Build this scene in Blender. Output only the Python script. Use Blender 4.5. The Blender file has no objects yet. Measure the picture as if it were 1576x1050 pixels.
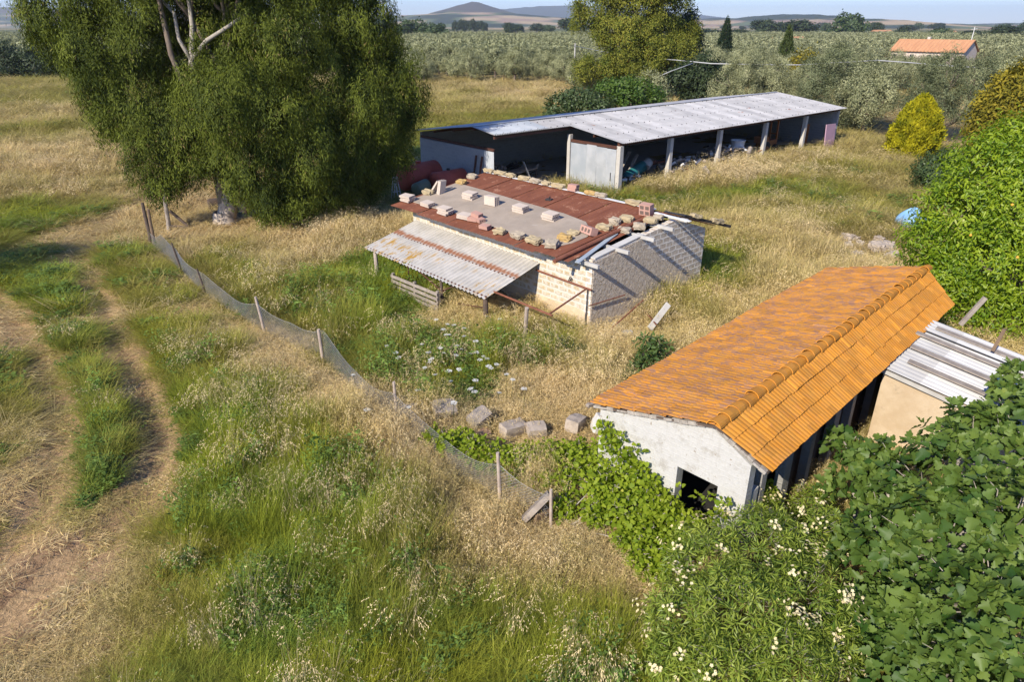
import bpy, math, random
import numpy as np
from mathutils import Vector, Matrix

scene = bpy.context.scene
R = math.radians

# ------------------------------------------------------------------ camera
CAM_H = 9.4
PITCH = math.atan(487.0 / 1050.0)
cam_data = bpy.data.cameras.new('camera')
cam_data.sensor_width = 36.0
cam_data.lens = 36.0 * 1050.0 / 1576.0
cam_data.clip_start = 0.1
cam_data.clip_end = 30000.0
cam = bpy.data.objects.new('camera', cam_data)
scene.collection.objects.link(cam)
cam.location = (0, 0, CAM_H)
cam.rotation_euler = (math.pi / 2 - PITCH, 0, 0)
scene.camera = cam

# ------------------------------------------------------------------ light
SUN_EL = R(33.5)
SUN_DIR = R(52.0)            # horizontal heading the light travels in (from +X)
world = bpy.data.worlds.new('World')
scene.world = world
world.use_nodes = True
wn = world.node_tree
sky = wn.nodes.new('ShaderNodeTexSky')
sky.sky_type = 'NISHITA'
sky.sun_disc = False
sky.sun_elevation = SUN_EL
# sky sun_rotation is measured clockwise from +Y; the sun sits opposite to where its light travels
sun_az = SUN_DIR + math.pi
sky.sun_rotation = (math.pi / 2 - sun_az) % (2 * math.pi)
sky.air_density = 1.0
sky.dust_density = 0.0
sky.ozone_density = 3.0
bg = wn.nodes['Background']
bg.inputs['Strength'].default_value = 0.15
tint = wn.nodes.new('ShaderNodeMix'); tint.data_type = 'RGBA'; tint.blend_type = 'MULTIPLY'; tint.inputs[0].default_value = 1.0
tint.inputs[7].default_value = (.455, .55, .83, 1)      # clear blue early summer sky
wn.links.new(sky.outputs[0], tint.inputs[6]); wn.links.new(tint.outputs[2], bg.inputs['Color'])
sun_data = bpy.data.lights.new('sun', 'SUN')
sun_data.energy = 4.4
sun_data.angle = R(0.53)
sun_data.color = (1.0, 0.92, 0.79)
sun = bpy.data.objects.new('sun', sun_data)
scene.collection.objects.link(sun)
d = Vector((math.cos(SUN_DIR) * math.cos(SUN_EL), math.sin(SUN_DIR) * math.cos(SUN_EL), -math.sin(SUN_EL)))
sun.rotation_euler = d.to_track_quat('-Z', 'Y').to_euler()
sun.location = (-40, -40, 60)

vs = scene.view_settings
vs.view_transform = 'Standard'
vs.look = 'None'
vs.gamma = 1.0
vs.exposure = 0.75
vs.use_curve_mapping = False
cy = scene.cycles
cy.max_bounces = 6
cy.diffuse_bounces = 3
cy.glossy_bounces = 2
cy.transmission_bounces = 4
cy.transparent_max_bounces = 8
cy.volume_bounces = 0
cy.use_denoising = True
cy.caustics_reflective = False
cy.caustics_refractive = False

# ------------------------------------------------------------------ helpers
_fw = Vector((0, math.cos(PITCH), -math.sin(PITCH)))
_up = Vector((0, math.sin(PITCH), math.cos(PITCH)))
_rt = Vector((1, 0, 0))
_C = Vector((0, 0, CAM_H))


def ray(px, py):
    return _fw + _rt * ((px - 788.0) / 1050.0) + _up * ((525.0 - py) / 1050.0)


def at(px, py, z=0.0):
    """the place at height z that the survey picture shows at px, py"""
    r = ray(px, py)
    return _C + r * ((z - CAM_H) / r.z)


def at_depth(px, py, y):
    r = ray(px, py)
    return _C + r * (y / r.y)


def on_plane(px, py, p0, n):
    r = ray(px, py)
    return _C + r * ((p0 - _C).dot(n) / r.dot(n))


def link(o):
    scene.collection.objects.link(o)
    return o


def tag(o, label=None, cat=None, group=None, kind=None):
    if label: o['label'] = label
    if cat: o['category'] = cat
    if group: o['group'] = group
    if kind: o['kind'] = kind
    elif label: o['kind'] = 'thing'
    return o


def thing(name, label, cat, loc=(0, 0, 0), rz=0.0, group=None):
    o = bpy.data.objects.new(name, None)
    o.empty_display_size = 0.2
    link(o)
    o.location = loc
    o.rotation_euler = (0, 0, rz)
    return tag(o, label, cat, group)


class MB:
    """collects shapes and links them as one mesh object"""

    def __init__(s):
        s.v = []; s.f = []; s.mi = []; s.cur = 0

    def add(s, vs_, fs_):
        b = len(s.v)
        s.v.extend([tuple(p) for p in vs_])
        for f in fs_:
            s.f.append(tuple(i + b for i in f)); s.mi.append(s.cur)

    def box(s, c, size, rot=None):
        hx, hy, hz = size[0] / 2, size[1] / 2, size[2] / 2
        vs_ = [Vector((x, y, z)) for z in (-hz, hz) for x, y in ((-hx, -hy), (hx, -hy), (hx, hy), (-hx, hy))]
        if rot is not None:
            if isinstance(rot, (int, float)):
                rot = Matrix.Rotation(rot, 3, 'Z')
            vs_ = [rot @ v for v in vs_]
        c = Vector(c)
        s.add([v + c for v in vs_], [(3, 2, 1, 0), (4, 5, 6, 7), (0, 1, 5, 4), (1, 2, 6, 5), (2, 3, 7, 6), (3, 0, 4, 7)])

    def bar(s, p0, p1, w, h, up=(0, 0, 1)):
        p0 = Vector(p0); p1 = Vector(p1); dx = (p1 - p0).normalized()
        u = Vector(up)
        sy = u.cross(dx)
        if sy.length < 1e-4: sy = Vector((0, 1, 0)).cross(dx)
        sy.normalize(); sz = dx.cross(sy)
        vs_ = []
        for p in (p0, p1):
            for a, b in ((-1, -1), (1, -1), (1, 1), (-1, 1)):
                vs_.append(p + sy * (a * w / 2) + sz * (b * h / 2))
        s.add(vs_, [(0, 1, 2, 3), (7, 6, 5, 4), (0, 4, 5, 1), (1, 5, 6, 2), (2, 6, 7, 3), (3, 7, 4, 0)])

    def path(s, pts, radii, n=8, cap=True):
        pts = [Vector(p) for p in pts]
        if isinstance(radii, (int, float)): radii = [radii] * len(pts)
        vs_ = []; fs_ = []
        for i, p in enumerate(pts):
            a = pts[max(i - 1, 0)]; b = pts[min(i + 1, len(pts) - 1)]
            t = (b - a).normalized()
            x = t.cross(Vector((0.13, 0.27, 1)))
            if x.length < 1e-3: x = t.cross(Vector((1, 0, 0)))
            x.normalize(); y = t.cross(x)
            for k in range(n):
                an = 2 * math.pi * k / n
                vs_.append(p + (x * math.cos(an) + y * math.sin(an)) * radii[i])
        for i in range(len(pts) - 1):
            for k in range(n):
                k2 = (k + 1) % n
                fs_.append((i * n + k, i * n + k2, (i + 1) * n + k2, (i + 1) * n + k))
        if cap:
            fs_.append(tuple(range(n))[::-1])
            fs_.append(tuple((len(pts) - 1) * n + k for k in range(n)))
        s.add(vs_, fs_)

    def tube(s, p0, p1, r, n=8, r2=None):
        s.path([p0, p1], [r, r if r2 is None else r2], n)

    def prism(s, poly, vec):
        """polygon (list of points) pushed along vec"""
        poly = [Vector(p) for p in poly]; vec = Vector(vec); n = len(poly)
        vs_ = poly + [p + vec for p in poly]
        fs_ = [tuple(range(n))[::-1], tuple(range(n, 2 * n))]
        for k in range(n):
            k2 = (k + 1) % n
            fs_.append((k, k2, k2 + n, k + n))
        s.add(vs_, fs_)

    def grid(s, fn, nu, nv):
        vs_ = [fn(i / nu, j / nv) for i in range(nu + 1) for j in range(nv + 1)]
        fs_ = [(i * (nv + 1) + j, (i + 1) * (nv + 1) + j, (i + 1) * (nv + 1) + j + 1, i * (nv + 1) + j + 1)
               for i in range(nu) for j in range(nv)]
        s.add(vs_, fs_)

    def corr(s, p0, ux, uy, pitch, amp, nv=3, seg=6, sag=0.0, jitter=None, phase=0.0, ridge=0):
        """corrugated sheet: waves run across ux, grooves along uy"""
        p0 = Vector(p0); ux = Vector(ux); uy = Vector(uy)
        n = ux.cross(uy).normalized()
        if n.z < 0 and abs(n.z) > .5: n = -n
        L = ux.length
        nu = max(6, int(L / pitch * seg))

        def fn(a, b):
            w = math.sin(2 * math.pi * a * L / pitch + phase)
            if ridge: w = 2 * (.5 + .5 * w) ** ridge - .6
            p = p0 + ux * a + uy * b + n * (amp * w)
            p = p - Vector((0, 0, sag * 4 * b * (1 - b)))
            if jitter: p = p + n * jitter(a * L, b)
            return p
        s.grid(fn, nu, nv)

    def build(s, name, mats, parent=None, smooth=False, bevel=0.0, solid=0.0):
        me = bpy.data.meshes.new(name)
        me.from_pydata(s.v, [], s.f)
        if not isinstance(mats, (list, tuple)): mats = [mats]
        for m in mats: me.materials.append(m)
        if len(mats) > 1: me.polygons.foreach_set('material_index', s.mi)
        uv = me.uv_layers.new(name='UVMap')
        buf = np.zeros(len(me.loops) * 2, dtype=np.float32)
        for p in me.polygons:
            nx, ny, nz = (abs(c) for c in p.normal)
            for li in p.loop_indices:
                co = me.vertices[me.loops[li].vertex_index].co
                if nz >= nx and nz >= ny: u, v = co.x, co.y
                elif nx > ny: u, v = co.y, co.z
                else: u, v = co.x, co.z
                buf[2 * li] = u; buf[2 * li + 1] = v
        uv.data.foreach_set('uv', buf)
        if smooth:
            me.polygons.foreach_set('use_smooth', [True] * len(me.polygons))
        me.update()
        o = bpy.data.objects.new(name, me)
        link(o)
        if parent is not None: o.parent = parent
        if solid:
            m = o.modifiers.new('sheet', 'SOLIDIFY'); m.thickness = solid; m.offset = -1
        if bevel:
            m = o.modifiers.new('edge', 'BEVEL'); m.width = bevel; m.segments = 2; m.limit_method = 'ANGLE'
        return o


# ---- numpy leaf meshes
def np_mesh(name, V, faces_flat, starts, mats, tint=None, mat_idx=None, smooth=False):
    me = bpy.data.meshes.new(name)
    me.vertices.add(len(V)); me.vertices.foreach_set('co', np.ascontiguousarray(V, dtype=np.float32).ravel())
    me.loops.add(len(faces_flat)); me.loops.foreach_set('vertex_index', np.ascontiguousarray(faces_flat, dtype=np.int32))
    me.polygons.add(len(starts)); me.polygons.foreach_set('loop_start', np.ascontiguousarray(starts, dtype=np.int32))
    if not isinstance(mats, (list, tuple)): mats = [mats]
    for m in mats: me.materials.append(m)
    if mat_idx is not None: me.polygons.foreach_set('material_index', np.ascontiguousarray(mat_idx, dtype=np.int32))
    if tint is not None:
        a = me.attributes.new('tint', 'FLOAT', 'POINT')
        a.data.foreach_set('value', np.ascontiguousarray(tint, dtype=np.float32))
    me.update(calc_edges=True)
    me.validate()
    if smooth: me.polygons.foreach_set('use_smooth', np.ones(len(starts), dtype=bool))
    return me


T_DIAMOND = (np.array([(0, 0, 0), (.45, -.5, .06), (1, 0, -.05), (.45, .5, .06)], float), [(0, 1, 2, 3)])
T_OVAL = (np.array([(0, 0, 0), (.25, -.36, .07), (.6, -.45, .06), (1, 0, -.12), (.6, .45, .06), (.25, .36, .07), (.5, 0, 0)], float),
          [(0, 1, 2, 6), (6, 2, 3), (6, 3, 4), (0, 6, 4, 5)])
T_HEART = (np.array([(0, 0, 0), (-.08, -.35, .03), (.25, -.55, .06), (.65, -.38, .02), (1, 0, -.12), (.65, .38, .02), (.25, .55, .06), (-.08, .35, .03), (.4, 0, -.04)], float),
           [(0, 1, 2, 8), (8, 2, 3), (8, 3, 4), (8, 4, 5), (8, 5, 6), (0, 8, 6, 7)])
# three to five lobed fig leaf
T_FIG = (np.array([(0, 0, 0), (-.05, -.24, .02), (.08, -.44, .08), (.30, -.48, .09), (.40, -.30, .0), (.54, -.40, .08), (.74, -.34, .06), (.74, -.18, -.02),
                   (.92, -.14, -.05), (1.0, 0, -.14), (.92, .14, -.05), (.74, .18, -.02), (.74, .34, .06), (.54, .40, .08), (.40, .30, .0), (.30, .48, .09), (.08, .44, .08), (-.05, .24, .02), (.3, 0, -.05), (.62, 0, -.07)], float),
         [(0, 1, 2, 18), (18, 2, 3, 4), (18, 4, 7, 19), (4, 5, 6, 7), (19, 7, 8, 9), (19, 9, 10, 11), (11, 12, 13, 14), (18, 19, 11, 14), (18, 14, 15, 16), (0, 18, 16, 17)])


def unit(a):
    return a / np.maximum(np.linalg.norm(a, axis=-1, keepdims=True), 1e-9)


def leaf_arrays(P, D, Nr, L, W, tmpl):
    T, faces = tmpl
    D = unit(D); S = unit(np.cross(Nr, D)); Nn = np.cross(D, S)
    L = np.asarray(L)[:, None, None]; W = np.asarray(W)[:, None, None]
    V = P[:, None, :] + L * T[None, :, 0, None] * D[:, None, :] + W * T[None, :, 1, None] * S[:, None, :] + L * T[None, :, 2, None] * Nn[:, None, :]
    n = len(P); k = len(T)
    flat = np.concatenate([np.array(f) for f in faces]); lens = np.array([len(f) for f in faces])
    F = (flat[None, :] + (np.arange(n) * k)[:, None]).ravel()
    st1 = np.concatenate([[0], np.cumsum(lens)[:-1]])
    st = (st1[None, :] + (np.arange(n) * lens.sum())[:, None]).ravel()
    return V.reshape(-1, 3), F, st, k


def join_arrays(parts):
    """parts: list of (V, F, starts)"""
    Vs, Fs, Ss = [], [], []; vo = fo = 0
    for V, F, S in parts:
        Vs.append(V); Fs.append(F + vo); Ss.append(S + fo); vo += len(V); fo += len(F)
    return np.concatenate(Vs), np.concatenate(Fs), np.concatenate(Ss)


def sph(rng, n):
    return unit(rng.normal(size=(n, 3)))


def vnoise(x, y, seed=0):
    """smooth 2-D value noise, 0..1"""
    xi = np.floor(x).astype(np.int64); yi = np.floor(y).astype(np.int64)
    fx = x - xi; fy = y - yi
    fx = fx * fx * (3 - 2 * fx); fy = fy * fy * (3 - 2 * fy)

    def h(a, b):
        n = (a * 374761393 + b * 668265263 + seed * 974711) & 0x7fffffff
        n = ((n ^ (n >> 13)) * 1274126177) & 0x7fffffff
        return ((n ^ (n >> 16)) & 0xffff) / 65535.0
    return (h(xi, yi) * (1 - fx) + h(xi + 1, yi) * fx) * (1 - fy) + (h(xi, yi + 1) * (1 - fx) + h(xi + 1, yi + 1) * fx) * fy


def fbm(x, y, seed=0, oct=4):
    t = 0; a = .5; s = 0
    for o in range(oct):
        t = t + a * vnoise(x * 2 ** o, y * 2 ** o, seed + o * 17); s += a; a *= .5
    return t / s

# ------------------------------------------------------------------ materials
class NT:
    def __init__(s, name):
        s.m = bpy.data.materials.new(name); s.m.use_nodes = True
        s.t = s.m.node_tree; s.t.nodes.clear()
        s.out = s.n('ShaderNodeOutputMaterial')

    def n(s, typ, **kw):
        nd = s.t.nodes.new(typ)
        for k, v in kw.items(): setattr(nd, k, v)
        return nd

    def l(s, a, b): s.t.links.new(a, b)

    def val(s, sock, v):
        if hasattr(v, 'is_output'): s.l(v, sock)
        else:
            if isinstance(v, (tuple, list)) and len(v) == 3 and sock.type == 'RGBA': v = (*v, 1)
            sock.default_value = v

    def coord(s, which='Object', scale=(1, 1, 1), rot=(0, 0, 0)):
        if which == 'World':
            o = s.n('ShaderNodeNewGeometry').outputs['Position']
        else:
            o = s.n('ShaderNodeTexCoord').outputs[which]
        mp = s.n('ShaderNodeMapping'); s.l(o, mp.inputs[0])
        mp.inputs['Scale'].default_value = scale; mp.inputs['Rotation'].default_value = rot
        return mp.outputs[0]

    def noise(s, vec, scale, detail=4, rough=.6, dist=0.0):
        nd = s.n('ShaderNodeTexNoise'); s.l(vec, nd.inputs['Vector'])
        nd.inputs['Scale'].default_value = scale; nd.inputs['Detail'].default_value = detail
        nd.inputs['Roughness'].default_value = rough; nd.inputs['Distortion'].default_value = dist
        return nd.outputs[0]

    def ramp(s, fac, a, b):
        nd = s.n('ShaderNodeMapRange'); nd.interpolation_type = 'SMOOTHSTEP'
        s.l(fac, nd.inputs[0]); nd.inputs[1].default_value = a; nd.inputs[2].default_value = b
        return nd.outputs[0]

    def mix(s, fac, a, b, typ='MIX'):
        nd = s.n('ShaderNodeMix', data_type='RGBA', blend_type=typ)
        s.val(nd.inputs[0], fac); s.val(nd.inputs[6], a); s.val(nd.inputs[7], b)
        return nd.outputs[2]

    def math(s, op, a, b=0.0):
        nd = s.n('ShaderNodeMath', operation=op); s.val(nd.inputs[0], a); s.val(nd.inputs[1], b)
        return nd.outputs[0]

    def bump(s, h, strength=.5, dist=.02):
        nd = s.n('ShaderNodeBump'); s.l(h, nd.inputs['Height'])
        nd.inputs['Strength'].default_value = strength; nd.inputs['Distance'].default_value = dist
        return nd.outputs[0]

    def bsdf(s, col, rough=.8, metal=0.0, normal=None, spec=.3):
        b = s.n('ShaderNodeBsdfPrincipled')
        s.val(b.inputs['Base Color'], col); s.val(b.inputs['Roughness'], rough); s.val(b.inputs['Metallic'], metal)
        b.inputs['Specular IOR Level'].default_value = spec
        if normal is not None: s.l(normal, b.inputs['Normal'])
        s.l(b.outputs[0], s.out.inputs[0])
        return b


def pm(name, c1, c2, scale=3.0, c3=None, s3=6.0, t3=.6, rough=.85, metal=0.0, bump=.3, bs=30.0, bd=.01, coord='Object', stretch=(1, 1, 1), spec=.3, c4=None, s4=2.0, t4=.62):
    t = NT(name); v = t.coord(coord, stretch)
    col = t.mix(t.ramp(t.noise(v, scale, 5, .65), .3, .7), c1, c2)
    if c3 is not None:
        col = t.mix(t.ramp(t.noise(v, s3, 6, .7), t3, t3 + .12), col, c3)
    if c4 is not None:
        v4 = t.coord(coord, (1, 1, 1))
        col = t.mix(t.ramp(t.noise(v4, s4, 6, .7, .4), t4, t4 + .1), col, c4)
    nrm = t.bump(t.noise(v, bs, 5, .7), bump, bd) if bump else None
    t.bsdf(col, rough, metal, nrm, spec)
    return t.m


def leaf_mat(name, ca, cb, trans=.35, rough=.5, tcol=None, spec=.35, cc=None):
    t = NT(name)
    a = t.n('ShaderNodeAttribute', attribute_name='tint').outputs['Fac']
    v = t.coord('World')
    f = t.math('ADD', t.math('MULTIPLY', a, .75), t.math('MULTIPLY', t.noise(v, .9, 3, .6), .35))
    col = t.mix(t.ramp(f, .15, .95), ca, cb)
    if cc is not None:
        col = t.mix(t.ramp(a, .9, .97), col, cc)
    b = t.bsdf(col, rough, 0, None, spec)
    tr = t.n('ShaderNodeBsdfTranslucent')
    s2 = t.mix(1.0, col, tcol or (1.3, 1.35, .6), 'MULTIPLY')
    t.l(s2, tr.inputs[0])
    mx = t.n('ShaderNodeMixShader'); mx.inputs[0].default_value = trans
    t.l(b.outputs[0], mx.inputs[1]); t.l(tr.outputs[0], mx.inputs[2]); t.l(mx.outputs[0], t.out.inputs[0])
    return t.m


def grass_mat(name, trans=.26):
    """colour comes with each tuft (its own colour where it grows) and each blade's tint"""
    t = NT(name)
    c = t.n('ShaderNodeAttribute', attribute_name='col', attribute_type='INSTANCER').outputs['Color']
    a = t.n('ShaderNodeAttribute', attribute_name='tint').outputs['Fac']
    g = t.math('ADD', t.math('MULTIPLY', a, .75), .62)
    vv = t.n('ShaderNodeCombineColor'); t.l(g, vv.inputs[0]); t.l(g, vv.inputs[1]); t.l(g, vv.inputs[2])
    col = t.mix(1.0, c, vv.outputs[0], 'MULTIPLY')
    b = t.bsdf(col, .65, 0, None, .2)
    tr = t.n('ShaderNodeBsdfTranslucent'); t.l(col, tr.inputs[0])
    mx = t.n('ShaderNodeMixShader'); mx.inputs[0].default_value = trans
    t.l(b.outputs[0], mx.inputs[1]); t.l(tr.outputs[0], mx.inputs[2]); t.l(mx.outputs[0], t.out.inputs[0])
    return t.m


def wall_mat(name, block_a, block_b, mortar, smear=.5, bw=.37, bh=.2, msize=.035, bstr=.7, stain=None):
    """blocks with a wide pointing of pale mortar smeared over their faces"""
    t = NT(name); uv = t.coord('UV'); ob = t.coord('Object')
    nz = t.noise(ob, 5, 4, .6)
    w = t.n('ShaderNodeVectorMath', operation='ADD')
    k = t.n('ShaderNodeVectorMath', operation='SCALE'); k.inputs[3].default_value = .085
    nn = t.n('ShaderNodeTexNoise'); nn.inputs['Scale'].default_value = 6; t.l(ob, nn.inputs['Vector'])
    t.l(nn.outputs['Color'], k.inputs[0]); t.l(uv, w.inputs[0]); t.l(k.outputs[0], w.inputs[1])
    br = t.n('ShaderNodeTexBrick'); t.l(w.outputs[0], br.inputs['Vector'])
    br.inputs['Color1'].default_value = (*block_a, 1); br.inputs['Color2'].default_value = (*block_b, 1)
    br.inputs['Mortar'].default_value = (*mortar, 1)
    br.inputs['Scale'].default_value = 1.0; br.inputs['Brick Width'].default_value = bw; br.inputs['Row Height'].default_value = bh
    br.inputs['Mortar Size'].default_value = msize; br.inputs['Mortar Smooth'].default_value = .4; br.inputs['Bias'].default_value = -.1
    col = t.mix(t.math('MULTIPLY', t.ramp(t.noise(ob, 4.5, 5, .7), .42, .58), smear), br.outputs[0], mortar)
    col = t.mix(t.math('MULTIPLY', t.ramp(t.noise(ob, 22, 4, .7), .3, .75), .35), col, tuple(c * .72 for c in mortar))
    if stain:
        sx = t.n('ShaderNodeSeparateXYZ'); t.l(ob, sx.inputs[0])
        low = t.math('SUBTRACT', 1.0, t.ramp(sx.outputs[2], .2, 1.3))
        f = t.ramp(t.math('ADD', t.noise(ob, 2.6, 6, .75), t.math('MULTIPLY', low, .16)), .50, .66)
        col = t.mix(t.math('MULTIPLY', f, .8), col, stain)
        drip = t.ramp(t.noise(t.coord('Object', (9, 9, .7)), 1.0, 5, .7), .54, .68)
        col = t.mix(t.math('MULTIPLY', drip, .35), col, stain)
        col = t.mix(t.ramp(t.noise(ob, 7, 5, .7), .63, .66), col, (.30, .26, .21))
    h = t.math('ADD', t.math('MULTIPLY', br.outputs['Fac'], -.6), t.noise(ob, 30, 5, .7))
    t.bsdf(col, .92, 0, t.bump(h, bstr, .02), .15)
    return t.m


M = {}
M['tuff_wall'] = wall_mat('tuff_wall', (.47, .35, .18), (.40, .31, .18), (.58, .53, .45), .8, .4, .2, .05)
M['tuff_grey_wall'] = wall_mat('tuff_grey_wall', (.46, .355, .25), (.40, .32, .235), (.74, .68, .58), .4, .4, .2)
M['grey_block'] = wall_mat('grey_block', (.40, .39, .38), (.34, .335, .33), (.42, .41, .40), .3, .4, .2, .02)
M['old_block'] = wall_mat('old_block', (.30, .28, .25), (.24, .23, .21), (.30, .29, .27), .4, .4, .2, .02)
M['plaster_rough'] = pm('plaster_rough', (.50, .41, .31), (.70, .60, .47), 6.5, (.76, .68, .56), 12, .58, .95, 0, 1.0, 8, .16)
M['plaster_base'] = pm('plaster_base', (.52, .40, .26), (.60, .48, .33), 2.5, (.45, .33, .2), 8, .62, .95, 0, .5, 40, .01)
M['plaster_tan'] = pm('plaster_tan', (.44, .33, .21), (.52, .41, .28), 2.2, (.36, .28, .19), 3.5, .6, .95, 0, .5, 40, .012, c4=(.58, .52, .44), s4=2.6, t4=.68)
M['gable_wash'] = wall_mat('gable_wash', (.47, .455, .425), (.435, .42, .39), (.48, .465, .435), .6, .30, .11, .012, .35, (.33, .305, .265))
M['limewash'] = pm('limewash', (.52, .50, .46), (.44, .42, .38), 2.6, (.36, .31, .25), 6.5, .62, .95, 0, .6, 18, .012, c4=(.30, .26, .22), s4=8, t4=.70)
M['mortar_edge'] = pm('mortar_edge', (.40, .36, .31), (.25, .22, .19), 8, (.52, .44, .34), 12, .6, .95, 0, .8, 25, .02)
M['concrete'] = pm('concrete', (.46, .44, .40), (.38, .36, .33), 2.5, (.28, .27, .25), 6, .64, .92, 0, .4, 40, .008)
M['concrete_pale'] = pm('concrete_pale', (.50, .47, .42), (.42, .39, .35), 3, (.3, .28, .25), 7, .62, .92, 0, .4, 40, .008)
M['cement_sheet'] = pm('cement_sheet', (.38, .31, .24), (.30, .245, .19), 1.2, (.22, .18, .14), 14, .62, .95, 0, .5, 60, .008, c4=(.42, .37, .31), s4=3, t4=.62)
M['rust'] = pm('rust', (.22, .080, .042), (.155, .052, .028), 1.8, (.10, .035, .02), 7, .58, .85, 0, .3, 40, .006, stretch=(1.6, .3, 1), c4=(.33, .16, .095), s4=2.2, t4=.56)
M['rust_dark'] = pm('rust_dark', (.11, .045, .028), (.07, .032, .024), 4, (.16, .06, .03), 9, .6, .75, .2, .3, 50, .004)
M['rust_pipe'] = pm('rust_pipe', (.24, .09, .05), (.16, .06, .035), 5, (.3, .13, .07), 9, .62, .7, .1, .25, 60, .004)
M['red_tank'] = pm('red_tank', (.42, .085, .05), (.33, .065, .04), 2, (.12, .04, .03), 6, .6, .6, 0, .15, 40, .004)
M['green_metal'] = pm('green_metal', (.12, .17, .12), (.16, .15, .09), 3, (.2, .09, .04), 6, .58, .6, 0, .2, 40, .004)
M['teal_metal'] = pm('teal_metal', (.03, .17, .17), (.02, .12, .13), 3, (.12, .07, .04), 8, .66, .5, 0, .15, 40, .004)
M['orange_metal'] = pm('orange_metal', (.30, .11, .03), (.22, .075, .025), 3, (.1, .04, .02), 6, .6, .65, 0, .2, 40, .004)
M['black_rubber_and_shade'] = pm('black_rubber_and_shade', (.025, .024, .022), (.04, .037, .033), 6, rough=.85, bump=.3, bs=60)
M['dark_metal'] = pm('dark_metal', (.05, .045, .042), (.035, .03, .03), 5, (.12, .06, .04), 9, .62, .6, .3, .2, 50, .004)
M['white_metal'] = pm('white_metal', (.72, .71, .68), (.62, .60, .57), 4, (.3, .2, .13), 12, .72, .5, 0, .1, 40, .003)
M['grey_paint'] = pm('grey_paint', (.33, .37, .40), (.27, .31, .34), 2, (.2, .21, .22), 7, .64, .5, 0, .1, 40, .003)
M['white_plastic'] = pm('white_plastic', (.66, .68, .70), (.55, .57, .6), 3, rough=.45, bump=.05)
M['blue_plastic'] = pm('blue_plastic', (.16, .33, .55), (.22, .40, .60), 3, (.4, .5, .6), 8, .66, .45, 0, .1, 30, .004)
M['pink_panel'] = pm('pink_panel', (.46, .28, .36), (.42, .27, .34), 2, (.35, .24, .28), 7, .64, .8, 0, .1, 30, .004)
M['wood_grey'] = pm('wood_grey', (.33, .28, .23), (.23, .19, .155), 5, (.40, .35, .30), 9, .6, .9, 0, .5, 60, .006, stretch=(1, 1, 1))
M['wood_brown'] = pm('wood_brown', (.22, .15, .095), (.15, .10, .065), 5, (.30, .22, .15), 9, .6, .9, 0, .5, 60, .006)
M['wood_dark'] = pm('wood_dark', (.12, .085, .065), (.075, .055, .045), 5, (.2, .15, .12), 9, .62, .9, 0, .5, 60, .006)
M['wood_post'] = pm('wood_post', (.44, .36, .29), (.33, .26, .21), 6, (.25, .19, .15), 9, .6, .9, 0, .4, 60, .006)
M['clay_pale'] = pm('clay_pale', (.54, .455, .375), (.48, .40, .33), 6, (.40, .31, .26), 15, .64, .92, 0, .3, 60, .004)
M['clay_pink'] = pm('clay_pink', (.46, .27, .21), (.40, .23, .18), 6, (.5, .37, .3), 15, .6, .92, 0, .3, 60, .004)
M['clay_hole'] = pm('clay_hole', (.16, .11, .09), (.12, .085, .07), 8, rough=.95, bump=.1)
M['tuff_yellow'] = pm('tuff_yellow', (.41, .325, .19), (.34, .275, .17), 5, (.30, .25, .17), 9, .58, .95, 0, .8, 22, .02)
M['tuff_grey'] = pm('tuff_grey', (.40, .33, .24), (.32, .27, .2), 5, (.22, .19, .15), 9, .58, .95, 0, .8, 22, .02)
M['tuff_orange'] = pm('tuff_orange', (.44, .28, .09), (.36, .25, .11), 5, (.30, .22, .14), 9, .58, .95, 0, .8, 22, .02)
M['rubble'] = pm('rubble', (.40, .335, .27), (.29, .24, .195), 4, (.26, .21, .17), 9, .6, .95, 0, .7, 25, .015)
M['slab'] = pm('slab', (.30, .255, .215), (.22, .19, .16), 4, (.22, .185, .16), 8, .6, .95, 0, .6, 30, .012)
M['cable'] = pm('cable', (.42, .42, .42), (.36, .36, .36), 5, rough=.6, bump=0)
M['wire'] = pm('wire', (.46, .45, .42), (.38, .36, .33), 3, (.3, .2, .13), 5, .6, .5, .55, 0)
M['bark_pale'] = pm('bark_pale', (.52, .44, .36), (.40, .33, .27), 3, (.26, .20, .155), 4, .58, .9, 0, .5, 20, .02, stretch=(1, 1, .3))
M['bark'] = pm('bark', (.20, .155, .115), (.13, .10, .078), 4, (.28, .23, .18), 8, .62, .95, 0, .8, 18, .03, stretch=(1, 1, .3))
M['bark_fig'] = pm('bark_fig', (.36, .32, .27), (.28, .245, .2), 5, rough=.85, bump=.3, bs=30)
M['far_wall'] = pm('far_wall', (.60, .50, .43), (.54, .45, .38), 1.5, rough=.9, bump=0)
M['glass_dark'] = pm('glass_dark', (.04, .045, .05), (.05, .05, .055), 2, rough=.2, bump=0, spec=.5)
M['petal'] = pm('petal', (.62, .55, .34), (.58, .47, .22), 8, rough=.7, bump=0)
M['umbel'] = pm('umbel', (.66, .65, .58), (.58, .57, .5), 40, rough=.8, bump=0)
M['fruit'] = pm('fruit', (.70, .30, .03), (.65, .36, .05), 6, rough=.5, bump=.05)


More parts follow.
